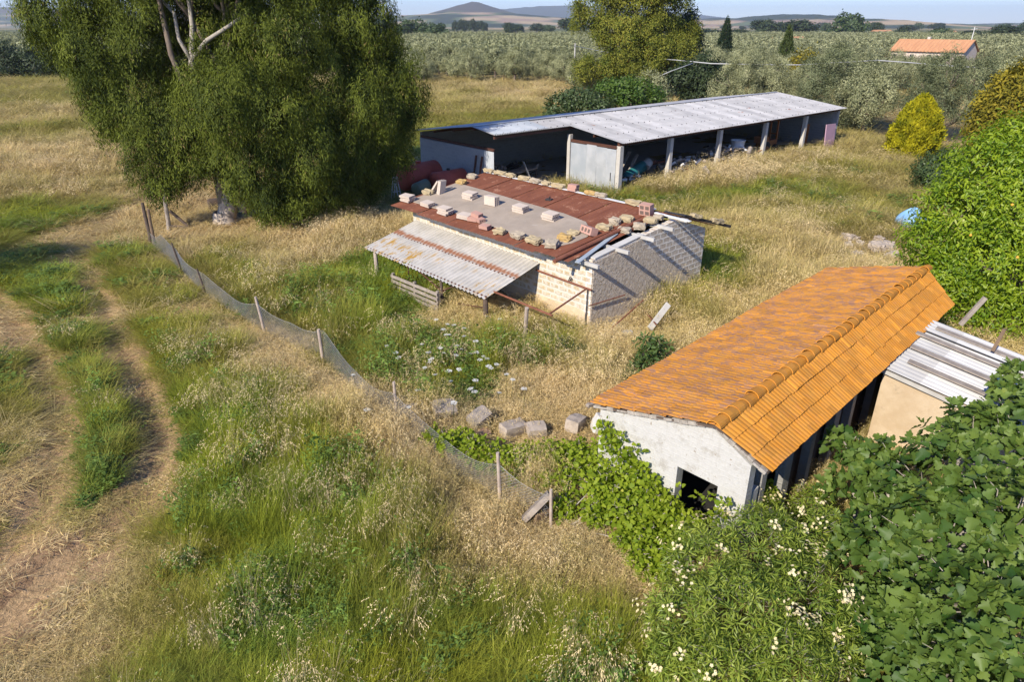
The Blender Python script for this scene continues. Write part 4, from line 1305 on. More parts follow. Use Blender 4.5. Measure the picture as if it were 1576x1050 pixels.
def tarp_fn(u, v):
    a_ = u * 2 * math.pi; r_ = math.cos(v * math.pi / 2)
    w = 1 + .10 * math.sin(3 * a_ + 1) + .06 * math.sin(7 * a_ + v * 4)
    return Vector((.62 * r_ ** .6 * math.cos(a_) * w, .5 * r_ ** .6 * math.sin(a_) * w, .78 * v ** .8 * (1 + .06 * math.sin(5 * a_))))
tarp.grid(tarp_fn, 40, 14)
o = tarp.build('blue_barrel', M['blue_plastic'], smooth=True); o.location = at(1400, 352); o.scale = (1.25, 1.25, 1.35)
tag(o, 'blue plastic covered bundle standing in dry grass beside bright green tree', 'bundle')
for i in range(14):
    r_ = random.Random(500 + i)
    px = 1300 + 88 * r_.random() ** .8; py = 366 + 34 * r_.random()
    s_ = r_.uniform(.3, .75)
    o = stone_mesh('rubble_stone', (s_, s_ * .75, s_ * .55), 340 + i, M['rubble'] if i % 3 else M['tuff_grey'], .05)
    put(o, at(px, py), r_.uniform(0, 3), (r_.uniform(-.2, .2), r_.uniform(-.2, .2)))
    tag(o, 'pale rubble stone in the low heap above the tiled roof', 'stone', 'rubble stones in the heap')
for i, (px, py, s_, lab) in enumerate(((1032, 292, .7, 'tan stone lump by the first shed post in the grass'), (1022, 300, .5, 'smaller tan stone at the corner of the shed'))):
    o = stone_mesh('stone', (s_, s_ * .7, s_ * .5), 370 + i, M['tuff_yellow'], .04); put(o, at(px, py), .4, (0, 0)); tag(o, lab, 'stone')

# overhead cable and its poles
pol = thing('utility_pole', 'thin grey utility pole standing in the olive orchard', 'pole', at(883, 128))
pb_ = pol.location
ptop = at_depth(883, 66, pb_.y)
b = MB(); b.path([(0, 0, -.2), (0, 0, ptop.z)], [.16, .11], 10); b.build('shaft', M['concrete'], pol)
b = MB(); b.bar((-.5, 0, ptop.z - .3), (.5, 0, ptop.z - .3), .1, .1); b.build('crossarm', M['dark_metal'], pol)
b = MB()
cp = [at_depth(883, 70, pb_.y), at_depth(975, 88, 100), at_depth(1040, 92, 90), at_depth(1095, 97.5, 84), at_depth(1160, 99, 84), at_depth(1230, 99.5, 84), at_depth(1350, 92.5, 84), at_depth(1400, 96, 84), at_depth(1445, 100, 84), at_depth(1640, 112, 84)]
b.path(cp, [.03, .045, .05, .06, .06, .06, .06, .06, .06, .06], 6)
tag(b.build('overhead_cable', M['cable'], smooth=True), 'pale grey overhead cable strung past the olive trees', 'cable')
b = MB(); b.path([at_depth(1066, 97, 83.9), at_depth(1050, 103, 83), at_depth(1033, 109, 82), at_depth(1012, 118, 82)], .045, 6)
tag(b.build('overhead_cable', M['cable'], smooth=True), 'short pale cable dropping left from the main overhead cable', 'cable')
b = MB(); pq = at_depth(1494, 66, 206); b.path([(pq.x, pq.y, 0), (pq.x, pq.y, 9.0)], [.14, .08], 6); b.bar((pq.x - .8, pq.y, 8.3), (pq.x + .8, pq.y, 8.5), .08, .08)
tag(b.build('mast', M['white_metal']), 'thin white mast beside the distant orange roofed farmhouse', 'mast')

# farmhouse in the orchard
FH = at_depth(1434, 89, 200); FH.z = 0
fh = thing('farmhouse', 'distant farmhouse with pale orange tiled roof among olive trees', 'farmhouse', FH, -.88)
W_, Dp, e_, r_ = 19.0, 9.5, 3.1, 5.9
b = MB()
b.box((0, 0, e_ / 2), (W_ - .8, Dp - .8, e_))
b.prism([(W_ / 2 - .6, -Dp / 2 + .4, e_), (W_ / 2 - .6, Dp / 2 - .4, e_), (W_ / 2 - .6, 0, r_ - .15)], (.2, 0, 0))
b.prism([(-W_ / 2 + .6, -Dp / 2 + .4, e_), (-W_ / 2 + .6, Dp / 2 - .4, e_), (-W_ / 2 + .6, 0, r_ - .15)], (-.2, 0, 0))
b.build('wall', M['far_wall'], fh)
b = MB()
b.corr((-W_ / 2, -Dp / 2 - .3, e_ - .1), (W_, 0, 0), (0, Dp / 2 + .3, r_ - e_ + .1), .9, .06, nv=1, seg=6)
b.corr((W_ / 2, Dp / 2 + .3, e_ - .1), (-W_, 0, 0), (0, -Dp / 2 - .3, r_ - e_ + .1), .9, .06, nv=1, seg=6)
b.build('roof', M['far_tile'], fh, solid=.1)
b = MB(); b.box((-2, .6, r_ + .1), (.7, .7, 1.0)); b.build('chimney', M['far_wall'], fh)
for x in (-8, -3.5, 1, 5.5):
    b = MB(); b.box((x, -Dp / 2 + .38, 1.6), (1.0, .08, 1.2)); b.build('window', M['glass_dark'], fh)
b = MB(); b.box((9, -Dp / 2 + .38, 1.1), (1.2, .08, 2.2)); b.build('door', M['wood_dark'], fh)
for i, (px, py, y, w, h, lab) in enumerate(((1357, 49, 620, 14, 4.5, 'tiny white house far off beyond the olive plain, centre right'), (1462, 51, 600, 9, 4, 'tiny white house far off left of the tall thin mast'), (1222, 59, 330, 9, 3.5, 'low tan hut roof beyond the light green cypress'), (1195, 60, 340, 5, 3.2, 'small tan hut left of the light green cypress'))):
    p = at_depth(px, py, y); p.z = 0
    t_ = thing('far_house', lab, 'house', p, .2 * i)
    b = MB(); b.box((0, 0, h / 2), (w, w * .6, h)); b.build('wall', M['limewash'] if i < 2 else M['far_wall'], t_)
    b = MB(); b.prism([(-w / 2 - .3, -w * .32, h), (-w / 2 - .3, w * .32, h), (-w / 2 - .3, 0, h + 1.3)], (w + .6, 0, 0)); b.build('roof', M['far_tile'], t_)
# ------------------------------------------------------------------ trees and shrubs
def leaf_obj(name, P, D, N, L, W, tint, mat, parent, tmpl=T_DIAMOND):
    V, F, S, k = leaf_arrays(P, D, N, L, W, tmpl)
    me = np_mesh(name, V, F, S, mat, np.repeat(tint, k))
    o = bpy.data.objects.new(name, me); link(o)
    if parent is not None: o.parent = parent
    return o


def lobes_px(lst, y, dscale=1.0):
    """lobes given where the survey picture shows them: centre, radius, distance offset -> world balls"""
    res = []
    for px, py, r, dy in lst:
        p = at_depth(px, py, y + dy)
        depth = (p - _C).dot(_fw)
        res.append((np.array(p), r * depth / 1050.0))
    return res


def clumps_on(rng, lobes, per_m2, rmin=.55, flat=(1, 1, 1), minz=.2):
    C_, N_ = [], []
    for c, r in lobes:
        n = max(4, int(4 * math.pi * r * r * per_m2))
        d_ = sph(rng, n)
        rad = r * (rmin + (1.04 - rmin) * rng.random(n) ** .45)
        p = c + d_ * rad[:, None] * np.array(flat)
        keep = p[:, 2] > minz
        # drop those buried deep inside another lobe
        for c2, r2 in lobes:
            if c2 is c: continue
            keep &= np.linalg.norm((p - c2) / np.array(flat), axis=1) > r2 * .62
        C_.append(p[keep]); N_.append(d_[keep])
    return np.concatenate(C_), np.concatenate(N_)


def foliage(rng, C_, N_, per, rad, L, W, hang=0.0, out=.5, jit=.6, squash=(1, 1, 1), tint_clump=.5):
    """leaves around clump centres"""
    n = len(C_)
    off = rng.normal(size=(n, per, 3)) * rad * np.array(squash)
    P = (C_[:, None, :] + off).reshape(-1, 3)
    base = np.repeat(N_, per, axis=0)
    # sprays lie over the outside of each mass, like shingles
    D = base * out * .35 + rng.normal(size=P.shape) * jit + np.array([0, 0, -hang])
    D -= base * np.sum(D * base, axis=1, keepdims=True) * .6
    Nn = base * 1.2 + rng.normal(size=P.shape) * .42 + np.array([0, 0, .25])
    ct = np.repeat(rng.random(n), per)
    tint = np.clip(ct * tint_clump + rng.random(len(P)) * (1 - tint_clump), 0, 1)
    l = L * rng.uniform(.6, 1.25, len(P)); w = W * rng.uniform(.7, 1.2, len(P))
    return P, D, Nn, l, w, tint


def limb_mb(m, p0, p1, r0, r1, rng, n=6, bend=.12, seg=7):
    p0 = np.array(p0, float); p1 = np.array(p1, float); L = np.linalg.norm(p1 - p0)
    k1 = rng.normal(size=3) * L * bend; k2 = rng.normal(size=3) * L * bend * .5
    pts = []; rr = []
    for i in range(seg):
        t = i / (seg - 1)
        q = p0 * (1 - t) + p1 * t + k1 * math.sin(math.pi * t) * .6 + k2 * math.sin(2 * math.pi * t) * .5
        pts.append(tuple(q)); rr.append(r0 * (1 - t) ** .8 + r1 * (1 - (1 - t) ** .8))
    m.path(pts, rr, n)
    return pts


def tree(name, label, cat, base, lobes, leafmat, barkmat, seed, per_m2, per, rad, L, W, trunk_r=.3, hang=0., out=.5, jit=.6, squash=(1, 1, 1), tmpl=T_DIAMOND, fork=.35, group=None, rmin=.55, limbs=None, minz=.2, tint_clump=.5, limbmat=None, limb_r=1.0):
    rng = np.random.default_rng(seed)
    base = Vector(base); t_ = thing(name, label, cat, base, 0, group)
    bl = np.array(base)
    lob = [(c - bl, r) for c, r in lobes]
    C_, N_ = clumps_on(rng, lob, per_m2, rmin, minz=minz)
    P, D, Nn, l, w, tint = foliage(rng, C_, N_, per, rad, L, W, hang, out, jit, squash, tint_clump)
    keep = P[:, 2] > .03
    leaf_obj('crown', P[keep], D[keep], Nn[keep], l[keep], w[keep], tint[keep], M[leafmat], t_, tmpl)
    top = np.mean([c for c, r in lob], axis=0)
    fz = top * np.array([.25, .25, fork])
    m = MB()
    pts = limb_mb(m, (0, 0, -.2), fz, trunk_r, trunk_r * .75, rng, 10, .05, 6)
    # root flare
    m.path([(0, 0, -.2), (0, 0, .15), (0, 0, .6)], [trunk_r * 1.5, trunk_r * 1.2, trunk_r * .98], 10, cap=False)
    m.build('trunk', M[barkmat], t_, smooth=True)
    m = MB()
    order = sorted(range(len(lob)), key=lambda i: -lob[i][1])[:limbs or len(lob)]
    for i in order:
        c, r = lob[i]
        pp = limb_mb(m, fz, c, trunk_r * .5 * limb_r, trunk_r * .16 * limb_r, rng, 7, .12)
        for _ in range(3):
            limb_mb(m, pp[4], c + sph(rng, 1)[0] * r * .8, trunk_r * .2, trunk_r * .05, rng, 5, .15, 5)
    m.build('limbs', M[limbmat or barkmat], t_, smooth=True)
    return t_


def sublobes(lobes, seed, k, f):
    """rounded masses budding from each big one"""
    rng = np.random.default_rng(seed); res = []
    for c, r in lobes:
        res.append((c, r * .72))
        d_ = sph(rng, k); d_ = d_[(d_ @ np.array([0, -1, .2])) > -.75]
        for q_ in d_: res.append((c + q_ * r * rng.uniform(.62, .88), r * f * rng.uniform(.75, 1.25)))
    return res


# the big weeping eucalyptus on the left
EB = at(347, 343)
el = lobes_px([(98, 30, 56, 1.5), (168, 75, 84, .5), (215, 35, 84, 1.0), (300, 0, 90, 4.2), (215, 150, 88, -.6), (270, 205, 78, -1.2), (250, 255, 50, -1.6),
               (400, 70, 92, 2.2), (345, 165, 90, -1.4), (400, 190, 105, -2.0), (352, 240, 62, -2.2), (430, 265, 74, -2.0), (478, 235, 86, -1.0), (402, 300, 42, -2.0), (505, 268, 62, -.2),
               (485, 110, 105, 1.0), (530, 175, 92, 1.0), (592, 175, 60, 2.0), (580, 120, 66, 2.2), (505, 25, 100, 2.5), (560, 225, 66, 1.6), (600, 215, 44, 2.2),
               (185, -90, 125, 2.0), (330, -130, 190, 3.0), (480, -100, 130, 3.0), (300, -300, 190, 3.0), (430, -280, 130, 3.2)], 35.3)
el = sublobes(el, 5, 13, .36)
euc = tree('eucalyptus_tree', 'huge weeping eucalyptus with pale trunk left of the outbuilding', 'tree', EB, el, 'leaf_euc', 'bark_pale', 11, 2.2, 100, .20, .21, .038, .52, hang=.75, out=.45, jit=.42, squash=(.9, .9, 1.5), fork=.42, rmin=.7, limbs=10, tint_clump=.65, limbmat='bark', limb_r=.6)
# pale limbs showing in the gap of the crown, and a second stem
m = MB(); rng = np.random.default_rng(2)
q = lambda px, py, dy: at_depth(px, py, 35.3 + dy) - EB
for pts, rr_ in (([q(350, 330, -.2), q(335, 260, -.2), q(312, 190, -.6), q(295, 100, -.6), q(296, 40, -.3), q(288, -20, 0)], [.38, .30, .23, .16, .11, .08]),
                 ([q(296, 92, -.6), q(318, 62, -.9), q(352, 40, -.9), q(380, 20, -.5)], [.13, .10, .085, .06]),
                 ([q(300, 100, -.6), q(275, 60, -.6), q(268, 20, -.4), q(240, -10, 0)], [.12, .09, .08, .06]),
                 ([q(375, 325, .1), q(390, 260, .2), q(430, 180, .4), q(470, 90, .8)], [.3, .2, .15, .1])):
    m.path(pts, rr_, 9)
m.build('stems', M['bark_fig'], euc, smooth=True)

# yellowish poplar behind the shed, with a darker conifer beside it
pl = lobes_px([(915, 15, 36, 0), (935, 45, 34, -1), (975, 25, 52, 0), (1010, 55, 48, 0), (960, 75, 44, -1.5), (1000, 95, 40, -1.5), (1040, 80, 36, -1), (945, 100, 28, -1.5), (1055, 55, 26, 0), (960, -30, 48, 0), (1010, -25, 46, 0), (985, 120, 34, -2), (1045, -5, 20, 0), (900, 110, 22, -1)], 96)
pl = sublobes(pl, 6, 9, .34)
tree('poplar_tree', 'tall yellowish green tree rising behind the shed roof', 'tree', at_depth(975, 150, 96).xy.to_3d(), pl, 'leaf_poplar', 'bark', 12, 1.1, 56, .34, .30, .12, .5, hang=.5, out=.5, rmin=.6, fork=.3, tint_clump=.6, limbs=14)
cl = lobes_px([(1058, 32, 12, 0), (1062, 22, 8, 0), (1055, 45, 16, 0), (1068, 50, 12, 0), (1050, 64, 18, 0), (1066, 68, 15, 0)], 104)
tree('conifer_tree', 'dark narrow topped conifer at the right edge of the yellowish tree', 'tree', at_depth(1058, 140, 104).xy.to_3d(), cl, 'leaf_dark', 'bark', 13, 2.0, 24, .35, .5, .14, .3, out=.5, rmin=.5)
# dark clump behind the shed at the foot of the cypress and the green bushes
dk = lobes_px([(1055, 120, 22, 0), (1082, 112, 26, 0), (1075, 138, 26, 0), (1100, 135, 18, 0)], 88)
tree('dark_tree', 'dark shaded tree behind shed between grey olives', 'tree', at_depth(1075, 165, 88).xy.to_3d(), dk, 'leaf_dark', 'bark', 14, 2.2, 22, .35, .42, .2, .3, out=.5)
gb = lobes_px([(935, 142, 18, 0), (958, 138, 20, 0), (985, 145, 22, 0), (1005, 152, 16, 0), (970, 155, 20, -1)], 76)
tree('bush', 'bright green leafy bush right behind the zinc roof', 'bush', at_depth(970, 172, 76).xy.to_3d(), gb, 'leaf_bush', 'bark', 15, 3.5, 22, .26, .3, .18, .15, out=.6)
gb = lobes_px([(862, 165, 20, 0), (885, 155, 20, 0), (905, 160, 20, 0), (925, 165, 18, 0), (850, 176, 10, 0)], 74)
tree('bush', 'darker green bush behind the zinc roof, left of the bright one', 'bush', at_depth(885, 180, 74).xy.to_3d(), gb, 'leaf_shrub', 'bark', 16, 3.5, 22, .26, .3, .16, .15, out=.6)
gb = lobes_px([(1012, 132, 16, 0), (1022, 150, 14, 0), (995, 122, 14, 2)], 80)
tree('bush', 'dry greyish brown bush behind the zinc roof near the dark tree', 'bush', at_depth(1012, 165, 80).xy.to_3d(), gb, 'leaf_olive', 'bark', 17, 3.0, 20, .28, .25, .08, .12, out=.6)


def spire(name, label, base, h, r, leafmat, seed, n, L, W, prof, group=None, cat='tree', trunk=.16):
    """upright dense conifer: sprays set over a closed body profile"""
    rng = np.random.default_rng(seed); t_ = thing(name, label, cat, base, 0, group)
    z = rng.random(n * 2); pr = np.array([prof(v) for v in z]); keep = rng.random(len(z)) < pr / pr.max()
    z = z[keep][:n]; pr = pr[keep][:n]; k = len(z)
    an = rng.random(k) * 2 * math.pi
    lump = 1 + .13 * np.sin(4 * an + 8 * z + seed) * np.sin(13 * z) + .10 * np.sin(9 * an - 17 * z) + rng.normal(size=k) * .05
    rad = r * pr * lump * (1 - .35 * rng.random(k) ** 2.2)
    P = np.stack([rad * np.cos(an), rad * np.sin(an), z * h * (1 + rng.normal(size=k) * .01)], 1)
    D = np.stack([np.cos(an) * .55, np.sin(an) * .55, np.full(k, .9)], 1) + rng.normal(size=(k, 3)) * .35
    Nn = np.stack([np.cos(an), np.sin(an), np.full(k, .4)], 1) + rng.normal(size=(k, 3)) * .7
    cl_ = vnoise(an * 4.0, z * h * 2.2, seed)
    tint = np.clip(cl_ * .6 + rng.random(k) * .4, 0, 1)
    leaf_obj('crown', P, D, Nn, L * rng.uniform(.6, 1.2, k), W * rng.uniform(.6, 1.2, k), tint, M[leafmat], t_, T_OVAL if L > .2 and name == 'golden_thuja' else T_DIAMOND)
    m = MB(); m.path([(0, 0, -.1), (0, 0, h * .5), (0, 0, h * .9)], [trunk, trunk * .7, trunk * .2], 8); m.build('trunk', M['bark'], t_)
    # branches carrying the sprays
    m = MB()
    for k_ in range(40):
        zz = rng.uniform(.06, .9); a_ = rng.random() * 6.283; q_ = r * prof(zz) * .85
        m.tube((0, 0, max(.05, zz * h - q_ * .7)), (q_ * math.cos(a_), q_ * math.sin(a_), zz * h), .03, 5, .012)
    m.build('limbs', M['bark'], t_)
    return t_


egg = lambda z: float(np.interp(z, [0, .08, .22, .4, .55, .7, .82, .92, 1], [.62, .85, 1.0, 1.0, .92, .74, .52, .3, .05]))
spire('golden_thuja', 'bright yellow egg shaped conifer standing alone in the dry grass', at(1400, 246), 4.75, 1.62, 'leaf_thuja', 21, 22000, .22, .12, egg)
tall = lambda z: max(.03, math.sin(math.pi * (z * .93 + .07) ** .62) ** .9)
p = at_depth(1111, 104, 150); p.z = 0
spire('cypress_tree', 'dark slender cypress tree rising above the olives', p, at_depth(1111, 25, 150).z, 1.45, 'leaf_cypress', 22, 7000, .5, .16, tall)
p = at_depth(1206, 104, 132); p.z = 0
spire('cypress_tree', 'lighter green cypress tree, shorter, right of the dark one', p, at_depth(1206, 38, 132).z, 1.25, 'leaf_cypress_light', 23, 6000, .5, .16, tall)

gl = lobes_px([(1530, 190, 34, 0), (1560, 150, 40, .5), (1545, 225, 30, -.5), (1580, 200, 50, 0), (1525, 230, 26, -.5), (1600, 140, 50, 1), (1520, 165, 18, .3)], 44)
tree('golden_conifer', 'broad olive yellow conifer at right edge behind the bright green tree', 'tree', at_depth(1560, 275, 44).xy.to_3d(), gl, 'leaf_gold', 'bark', 24, 5.0, 24, .22, .3, .12, .22, out=.9, jit=.5, rmin=.6)
gl = lobes_px([(1435, 262, 24, 0), (1458, 258, 26, .3), (1425, 280, 18, -.4), (1450, 285, 26, -.3), (1475, 275, 22, 0), (1440, 310, 14, -.6)], 42)
tree('shrub', 'round dark green shrub in front of the yellow conifer', 'shrub', at_depth(1450, 300, 42).xy.to_3d(), gl, 'leaf_shrub', 'bark', 25, 6.0, 24, .2, .22, .1, .1, out=.7)

# bright green citrus tree at the right
ct = lobes_px([(1445, 385, 46, 0), (1480, 330, 62, 0), (1425, 365, 30, -.4), (1520, 270, 62, .5), (1560, 225, 40, .8), (1560, 320, 80, -.2), (1510, 400, 72, -.8), (1460, 430, 52, -.8), (1500, 470, 52, -1.0), (1570, 420, 80, -1.0), (1545, 480, 56, -1.3), (1600, 240, 60, .8), (1640, 320, 90, 0), (1640, 440, 90, -.6), (1570, 360, 70, 1.5)], 21.5)
tree('citrus_tree', 'dense bright green citrus tree with a few orange fruits behind tiled house', 'tree', at_depth(1540, 510, 21.5).xy.to_3d(), ct, 'leaf_citrus', 'bark', 26, 9.0, 22, .17, .17, .062, .18, hang=.25, out=.8, jit=.55, rmin=.62, tmpl=T_OVAL, fork=.4, limbs=8, tint_clump=.55)
for i, (px, py, y, lab) in enumerate(((1494, 362, 19.2, 'small orange fruit in the middle of the bright green tree'), (1558, 315, 18.9, 'small orange fruit high at right in the bright green tree'), (1566, 396, 18.2, 'small orange fruit lower at right in the bright green tree'))):
    b = MB(); b.path([(0, 0, -.05), (0, 0, -.03), (0, 0, .0), (0, 0, .03), (0, 0, .05)], [.012, .042, .052, .042, .012], 12)
    o = b.build('orange_fruit', M['fruit'], smooth=True); o.location = at_depth(px, py, y); o.scale = (.75, .75, .75); tag(o, lab, 'fruit')

# fig tree filling the lower right corner
def wlobes(lst): return [(np.array(at(px, py, z)), r) for px, py, z, r in lst]


def big_leaf_tree(name, label, cat, base, lobes, leafmat, barkmat, seed, n_tips, per, L, tmpl, spread, trunk_r, up=.5, aspect=1.0, stem_r=.012, minz=.15, rmin=.6):
    """shoots end in whorls of broad leaves facing up and out"""
    rng = np.random.default_rng(seed); t_ = thing(name, label, cat, base)
    bl = np.array(base); lob = [(c - bl, r) for c, r in lobes]
    tot = sum(r * r for c, r in lob)
    P_, D_, N_, l_, w_, ti = [], [], [], [], [], []
    m = MB(); tips = 0
    for c, r in lob:
        k = int(n_tips * r * r / tot)
        d_ = sph(rng, k * 3); d_ = d_[d_[:, 2] > -.45][:k]
        rad = r * (rmin + (1.03 - rmin) * rng.random(len(d_)) ** .5)
        tp = c + d_ * rad[:, None]
        for p, n_ in zip(tp, d_):
            if p[2] < minz: continue
            bad = False
            for c2, r2 in lob:
                if c2 is not c and np.linalg.norm(p - c2) < r2 * .6: bad = True; break
            if bad: continue
            ax = unit(n_ * .6 + np.array([0, 0, up]) + rng.normal(size=3) * .25)
            t1 = unit(np.cross(ax, rng.normal(size=3))); t2 = np.cross(ax, t1)
            a0 = rng.random() * 6.28; ct_ = rng.random()
            for j in range(per):
                an = a0 + j * 2.4; f = (j + .5) / per
                side = t1 * math.cos(an) + t2 * math.sin(an)
                D = side * (.45 + .75 * f) + ax * (.75 - 1.0 * f) + np.array([0, 0, -.22 * f]) + rng.normal(size=3) * .12
                P_.append(p + side * spread * (.15 + .5 * f) - ax * spread * f * 1.1); D_.append(D); N_.append(ax + rng.normal(size=3) * .45 + side * .25)
                s_ = L * rng.uniform(.6, 1.15) * (.65 + .45 * f); l_.append(s_); w_.append(s_ * aspect * rng.uniform(.85, 1.1)); ti.append(min(1, max(0, .3 * ct_ + .35 * rng.random() + .35 * (1 - f))))
            if tips % 3 == 0:
                m.path([tuple(c + (p - c) * .55), tuple(c + (p - c) * .75 + rng.normal(size=3) * .04), tuple(p - ax * spread * .4)], [stem_r * 1.6, stem_r * 1.2, stem_r * .6], 5, cap=False)
            tips += 1
    leaf_obj('crown', np.array(P_), np.array(D_), np.array(N_), np.array(l_), np.array(w_), np.array(ti), M[leafmat], t_, tmpl)
    m.build('twigs', M[barkmat], t_, smooth=True)
    m = MB()
    for c, r in lob:
        if (math.hypot(c[0], c[1]) > 1.3 or c[2] > .75) and trunk_r < .025: continue
        for s_ in range(2):
            limb_mb(m, np.array([0, 0, -.1]) + rng.normal(size=3) * [trunk_r, trunk_r, 0], c + sph(rng, 1)[0] * r * .35, trunk_r, trunk_r * .3, rng, 7, .1)
    m.build('limbs', M[barkmat], t_, smooth=True)
    return t_


fig_base = Vector((7.2, 9.0, 0))
fl = wlobes([(1420, 760, 1.7, 1.15), (1500, 720, 2.1, 1.2), (1575, 690, 2.4, 1.1), (1340, 740, 1.5, .8), (1370, 860, 1.3, .95), (1460, 860, 1.7, 1.2), (1550, 830, 2.2, 1.2), (1340, 960, .95, .75), (1430, 960, 1.3, .95), (1520, 950, 1.8, 1.05), (1400, 1045, .9, .8), (1500, 1050, 1.3, .9), (1580, 1000, 2.0, 1.0), (1300, 680, 1.55, .38), (1570, 590, 2.6, .55), (1600, 640, 2.6, .8)])
big_leaf_tree('fig_tree', 'broad leaved fig tree filling the lower right corner', 'tree', fig_base, fl, 'leaf_fig', 'bark_fig', 31, 950, 8, .225, T_FIG, .17, .075, up=.4, aspect=.95, stem_r=.007, rmin=.62)
ol_ = wlobes([(1090, 870, 1.0, .75), (1170, 850, 1.2, .8), (1250, 830, 1.1, .65), (1060, 950, .8, .7), (1140, 950, 1.1, .85), (1225, 930, 1.15, .8), (1050, 1020, .7, .6), (1120, 1040, .9, .75), (1210, 1030, 1.0, .75), (1280, 990, .8, .55), (1170, 790, .75, .5), (1250, 780, .7, .45)])
olb = Vector((3.0, 8.9, 0))
ole = big_leaf_tree('oleander_shrub', 'oleander shrub with clusters of cream white flowers in front of the gable', 'shrub', olb, ol_, 'leaf_oleander', 'bark_fig', 32, 2300, 15, .165, T_DIAMOND, .08, .02, up=.6, aspect=.16, stem_r=.003)
# flower heads of the oleander
rng = np.random.default_rng(33)
P_, D_, N_, l_, w_ = [], [], [], [], []
heads = 0
while heads < 95:
    c, r = ol_[rng.integers(len(ol_))]
    d_ = sph(rng, 1)[0]
    if d_[2] < -.05: continue
    p = c + d_ * r * 1.12 - np.array(olb)
    if any(np.linalg.norm(p + np.array(olb) - c2) < r2 * .97 for c2, r2 in ol_): continue
    heads += 1
    for q_ in range(rng.integers(5, 13)):
        fp = p + rng.normal(size=3) * .055
        ax = unit(d_ + rng.normal(size=3) * .5 + np.array([0, 0, .4])); t1 = unit(np.cross(ax, rng.normal(size=3))); t2 = np.cross(ax, t1)
        for j in range(5):
            an = j * 1.2566
            P_.append(fp); D_.append(t1 * math.cos(an) + t2 * math.sin(an) + ax * .35); N_.append(ax); l_.append(.030); w_.append(.026)
leaf_obj('blossom', np.array(P_), np.array(D_), np.array(N_), np.array(l_), np.array(w_), rng.random(len(P_)), M['petal'], ole, T_OVAL)

# vine sprawling over the fence end towards the gable
vl = wlobes([(665, 668, .5, .24), (712, 676, .4, .3), (750, 712, .35, .3), (800, 730, .3, .32), (840, 745, .35, .36), (990, 860, .3, .36), (1030, 850, .5, .4), (690, 678, .55, .32), (730, 690, .5, .36), (770, 700, .55, .38), (810, 705, .55, .4), (850, 700, .6, .42), (890, 700, .65, .45), (930, 705, .8, .5), (880, 740, .5, .45), (930, 750, .6, .5), (975, 740, .7, .5), (970, 785, .5, .5), (1015, 790, .55, .45), (920, 785, .35, .4), (1000, 830, .4, .4), (1050, 810, .6, .4), (960, 830, .25, .3), (1010, 880, .3, .3), (950, 655, 1.2, .2), (960, 690, 1.0, .3), (1000, 760, .9, .3), (1030, 790, .7, .35), (1060, 830, .55, .35), (1165, 745, .9, .32), (1180, 775, .7, .3), (870, 780, .3, .3)])
vl += [(np.array(on_plane(px, py, HR0 - HY * .05, HY)), r) for px, py, r in ((930, 655, .16), (938, 680, .22), (955, 672, .12), (960, 705, .24), (985, 722, .2), (1005, 742, .2), (1020, 765, .22), (975, 690, .1))]
big_leaf_tree('vine', 'bright yellow green vine sprawling from fence end up to the white gable', 'vine', Vector((1.1, 11.2, 0)), vl, 'leaf_vine', 'bark_fig', 34, 1950, 6, .105, T_HEART, .2, .02, up=.5, aspect=1.0, stem_r=.006, minz=.05, rmin=.45)
# trailing shoots across the door
vs2 = [(np.array(on_plane(px, py, HR0 - HY * .12, HY)), r) for px, py, r in ((1050, 752, .09), (1072, 762, .08), (1092, 768, .11), (1112, 772, .14), (1045, 790, .16), (1080, 800, .18), (1105, 800, .18), (1060, 815, .16))]
big_leaf_tree('vine', 'thin leafy vine shoot trailing across the dark doorway of the gable', 'vine', Vector((2.9, 10.35, 0)), vs2, 'leaf_vine', 'bark_fig', 35, 40, 5, .11, T_HEART, .1, .008, up=.4, aspect=1.0, stem_r=.005)
# loquat like shrub by the rough wall
lq = wlobes([(1000, 560, .5, .5), (985, 575, .35, .42), (1015, 540, .75, .42), (995, 530, .9, .34), (965, 590, .25, .35), (1020, 575, .3, .38)])
big_leaf_tree('leafy_shrub', 'young leafy green shrub between the rough wall and tiled roof', 'shrub', at(1000, 580), lq, 'leaf_loquat', 'bark', 36, 110, 9, .24, T_OVAL, .16, .03, up=.7, aspect=.38, stem_r=.01)
wd = wlobes([(870, 535, .45, .42), (845, 525, .4, .36), (890, 545, .35, .32)])
big_leaf_tree('leafy_shrub', 'low green shrub at the foot of pale outbuilding front wall', 'shrub', at(868, 548), wd, 'leaf_shrub', 'bark', 37, 130, 9, .14, T_OVAL, .12, .015, up=.6, aspect=.4, stem_r=.006)

# ---- olives
def olive_mesh(seed, n_cl, per, L, W, R_=2.6, H_=4.6, trunk=True):
    rng = np.random.default_rng(seed)
    lob = []
    for i in range(7):
        a = i * .9 + rng.random() * .5; q = R_ * rng.uniform(.25, .62)
        lob.append((np.array([q * math.cos(a), q * math.sin(a), H_ * rng.uniform(.42, .72)]), R_ * rng.uniform(.38, .55)))
    lob.append((np.array([0, 0, H_ * .72]), R_ * .55))
    tot = sum(r * r for c, r in lob)
    C_, N_ = clumps_on(rng, lob, n_cl / (4 * math.pi * tot), .5, minz=.5)
    P, D, Nn, l, w, tint = foliage(rng, C_, N_, per, .22 * R_ / 2.6, L, W, hang=.15, out=.7, jit=.6, tint_clump=.55)
    V, F, S, k = leaf_arrays(P, D, Nn, l, w, T_DIAMOND)
    m = MB()
    limb_mb(m, (0, 0, -.2), (.1, 0, H_ * .3), .2, .16, rng, 8, .05, 5)
    for c, r in lob: limb_mb(m, (.1, 0, H_ * .28), c, .1, .03, rng, 5, .1, 5)
    return (V, F, S, np.repeat(tint, k)), m, lob


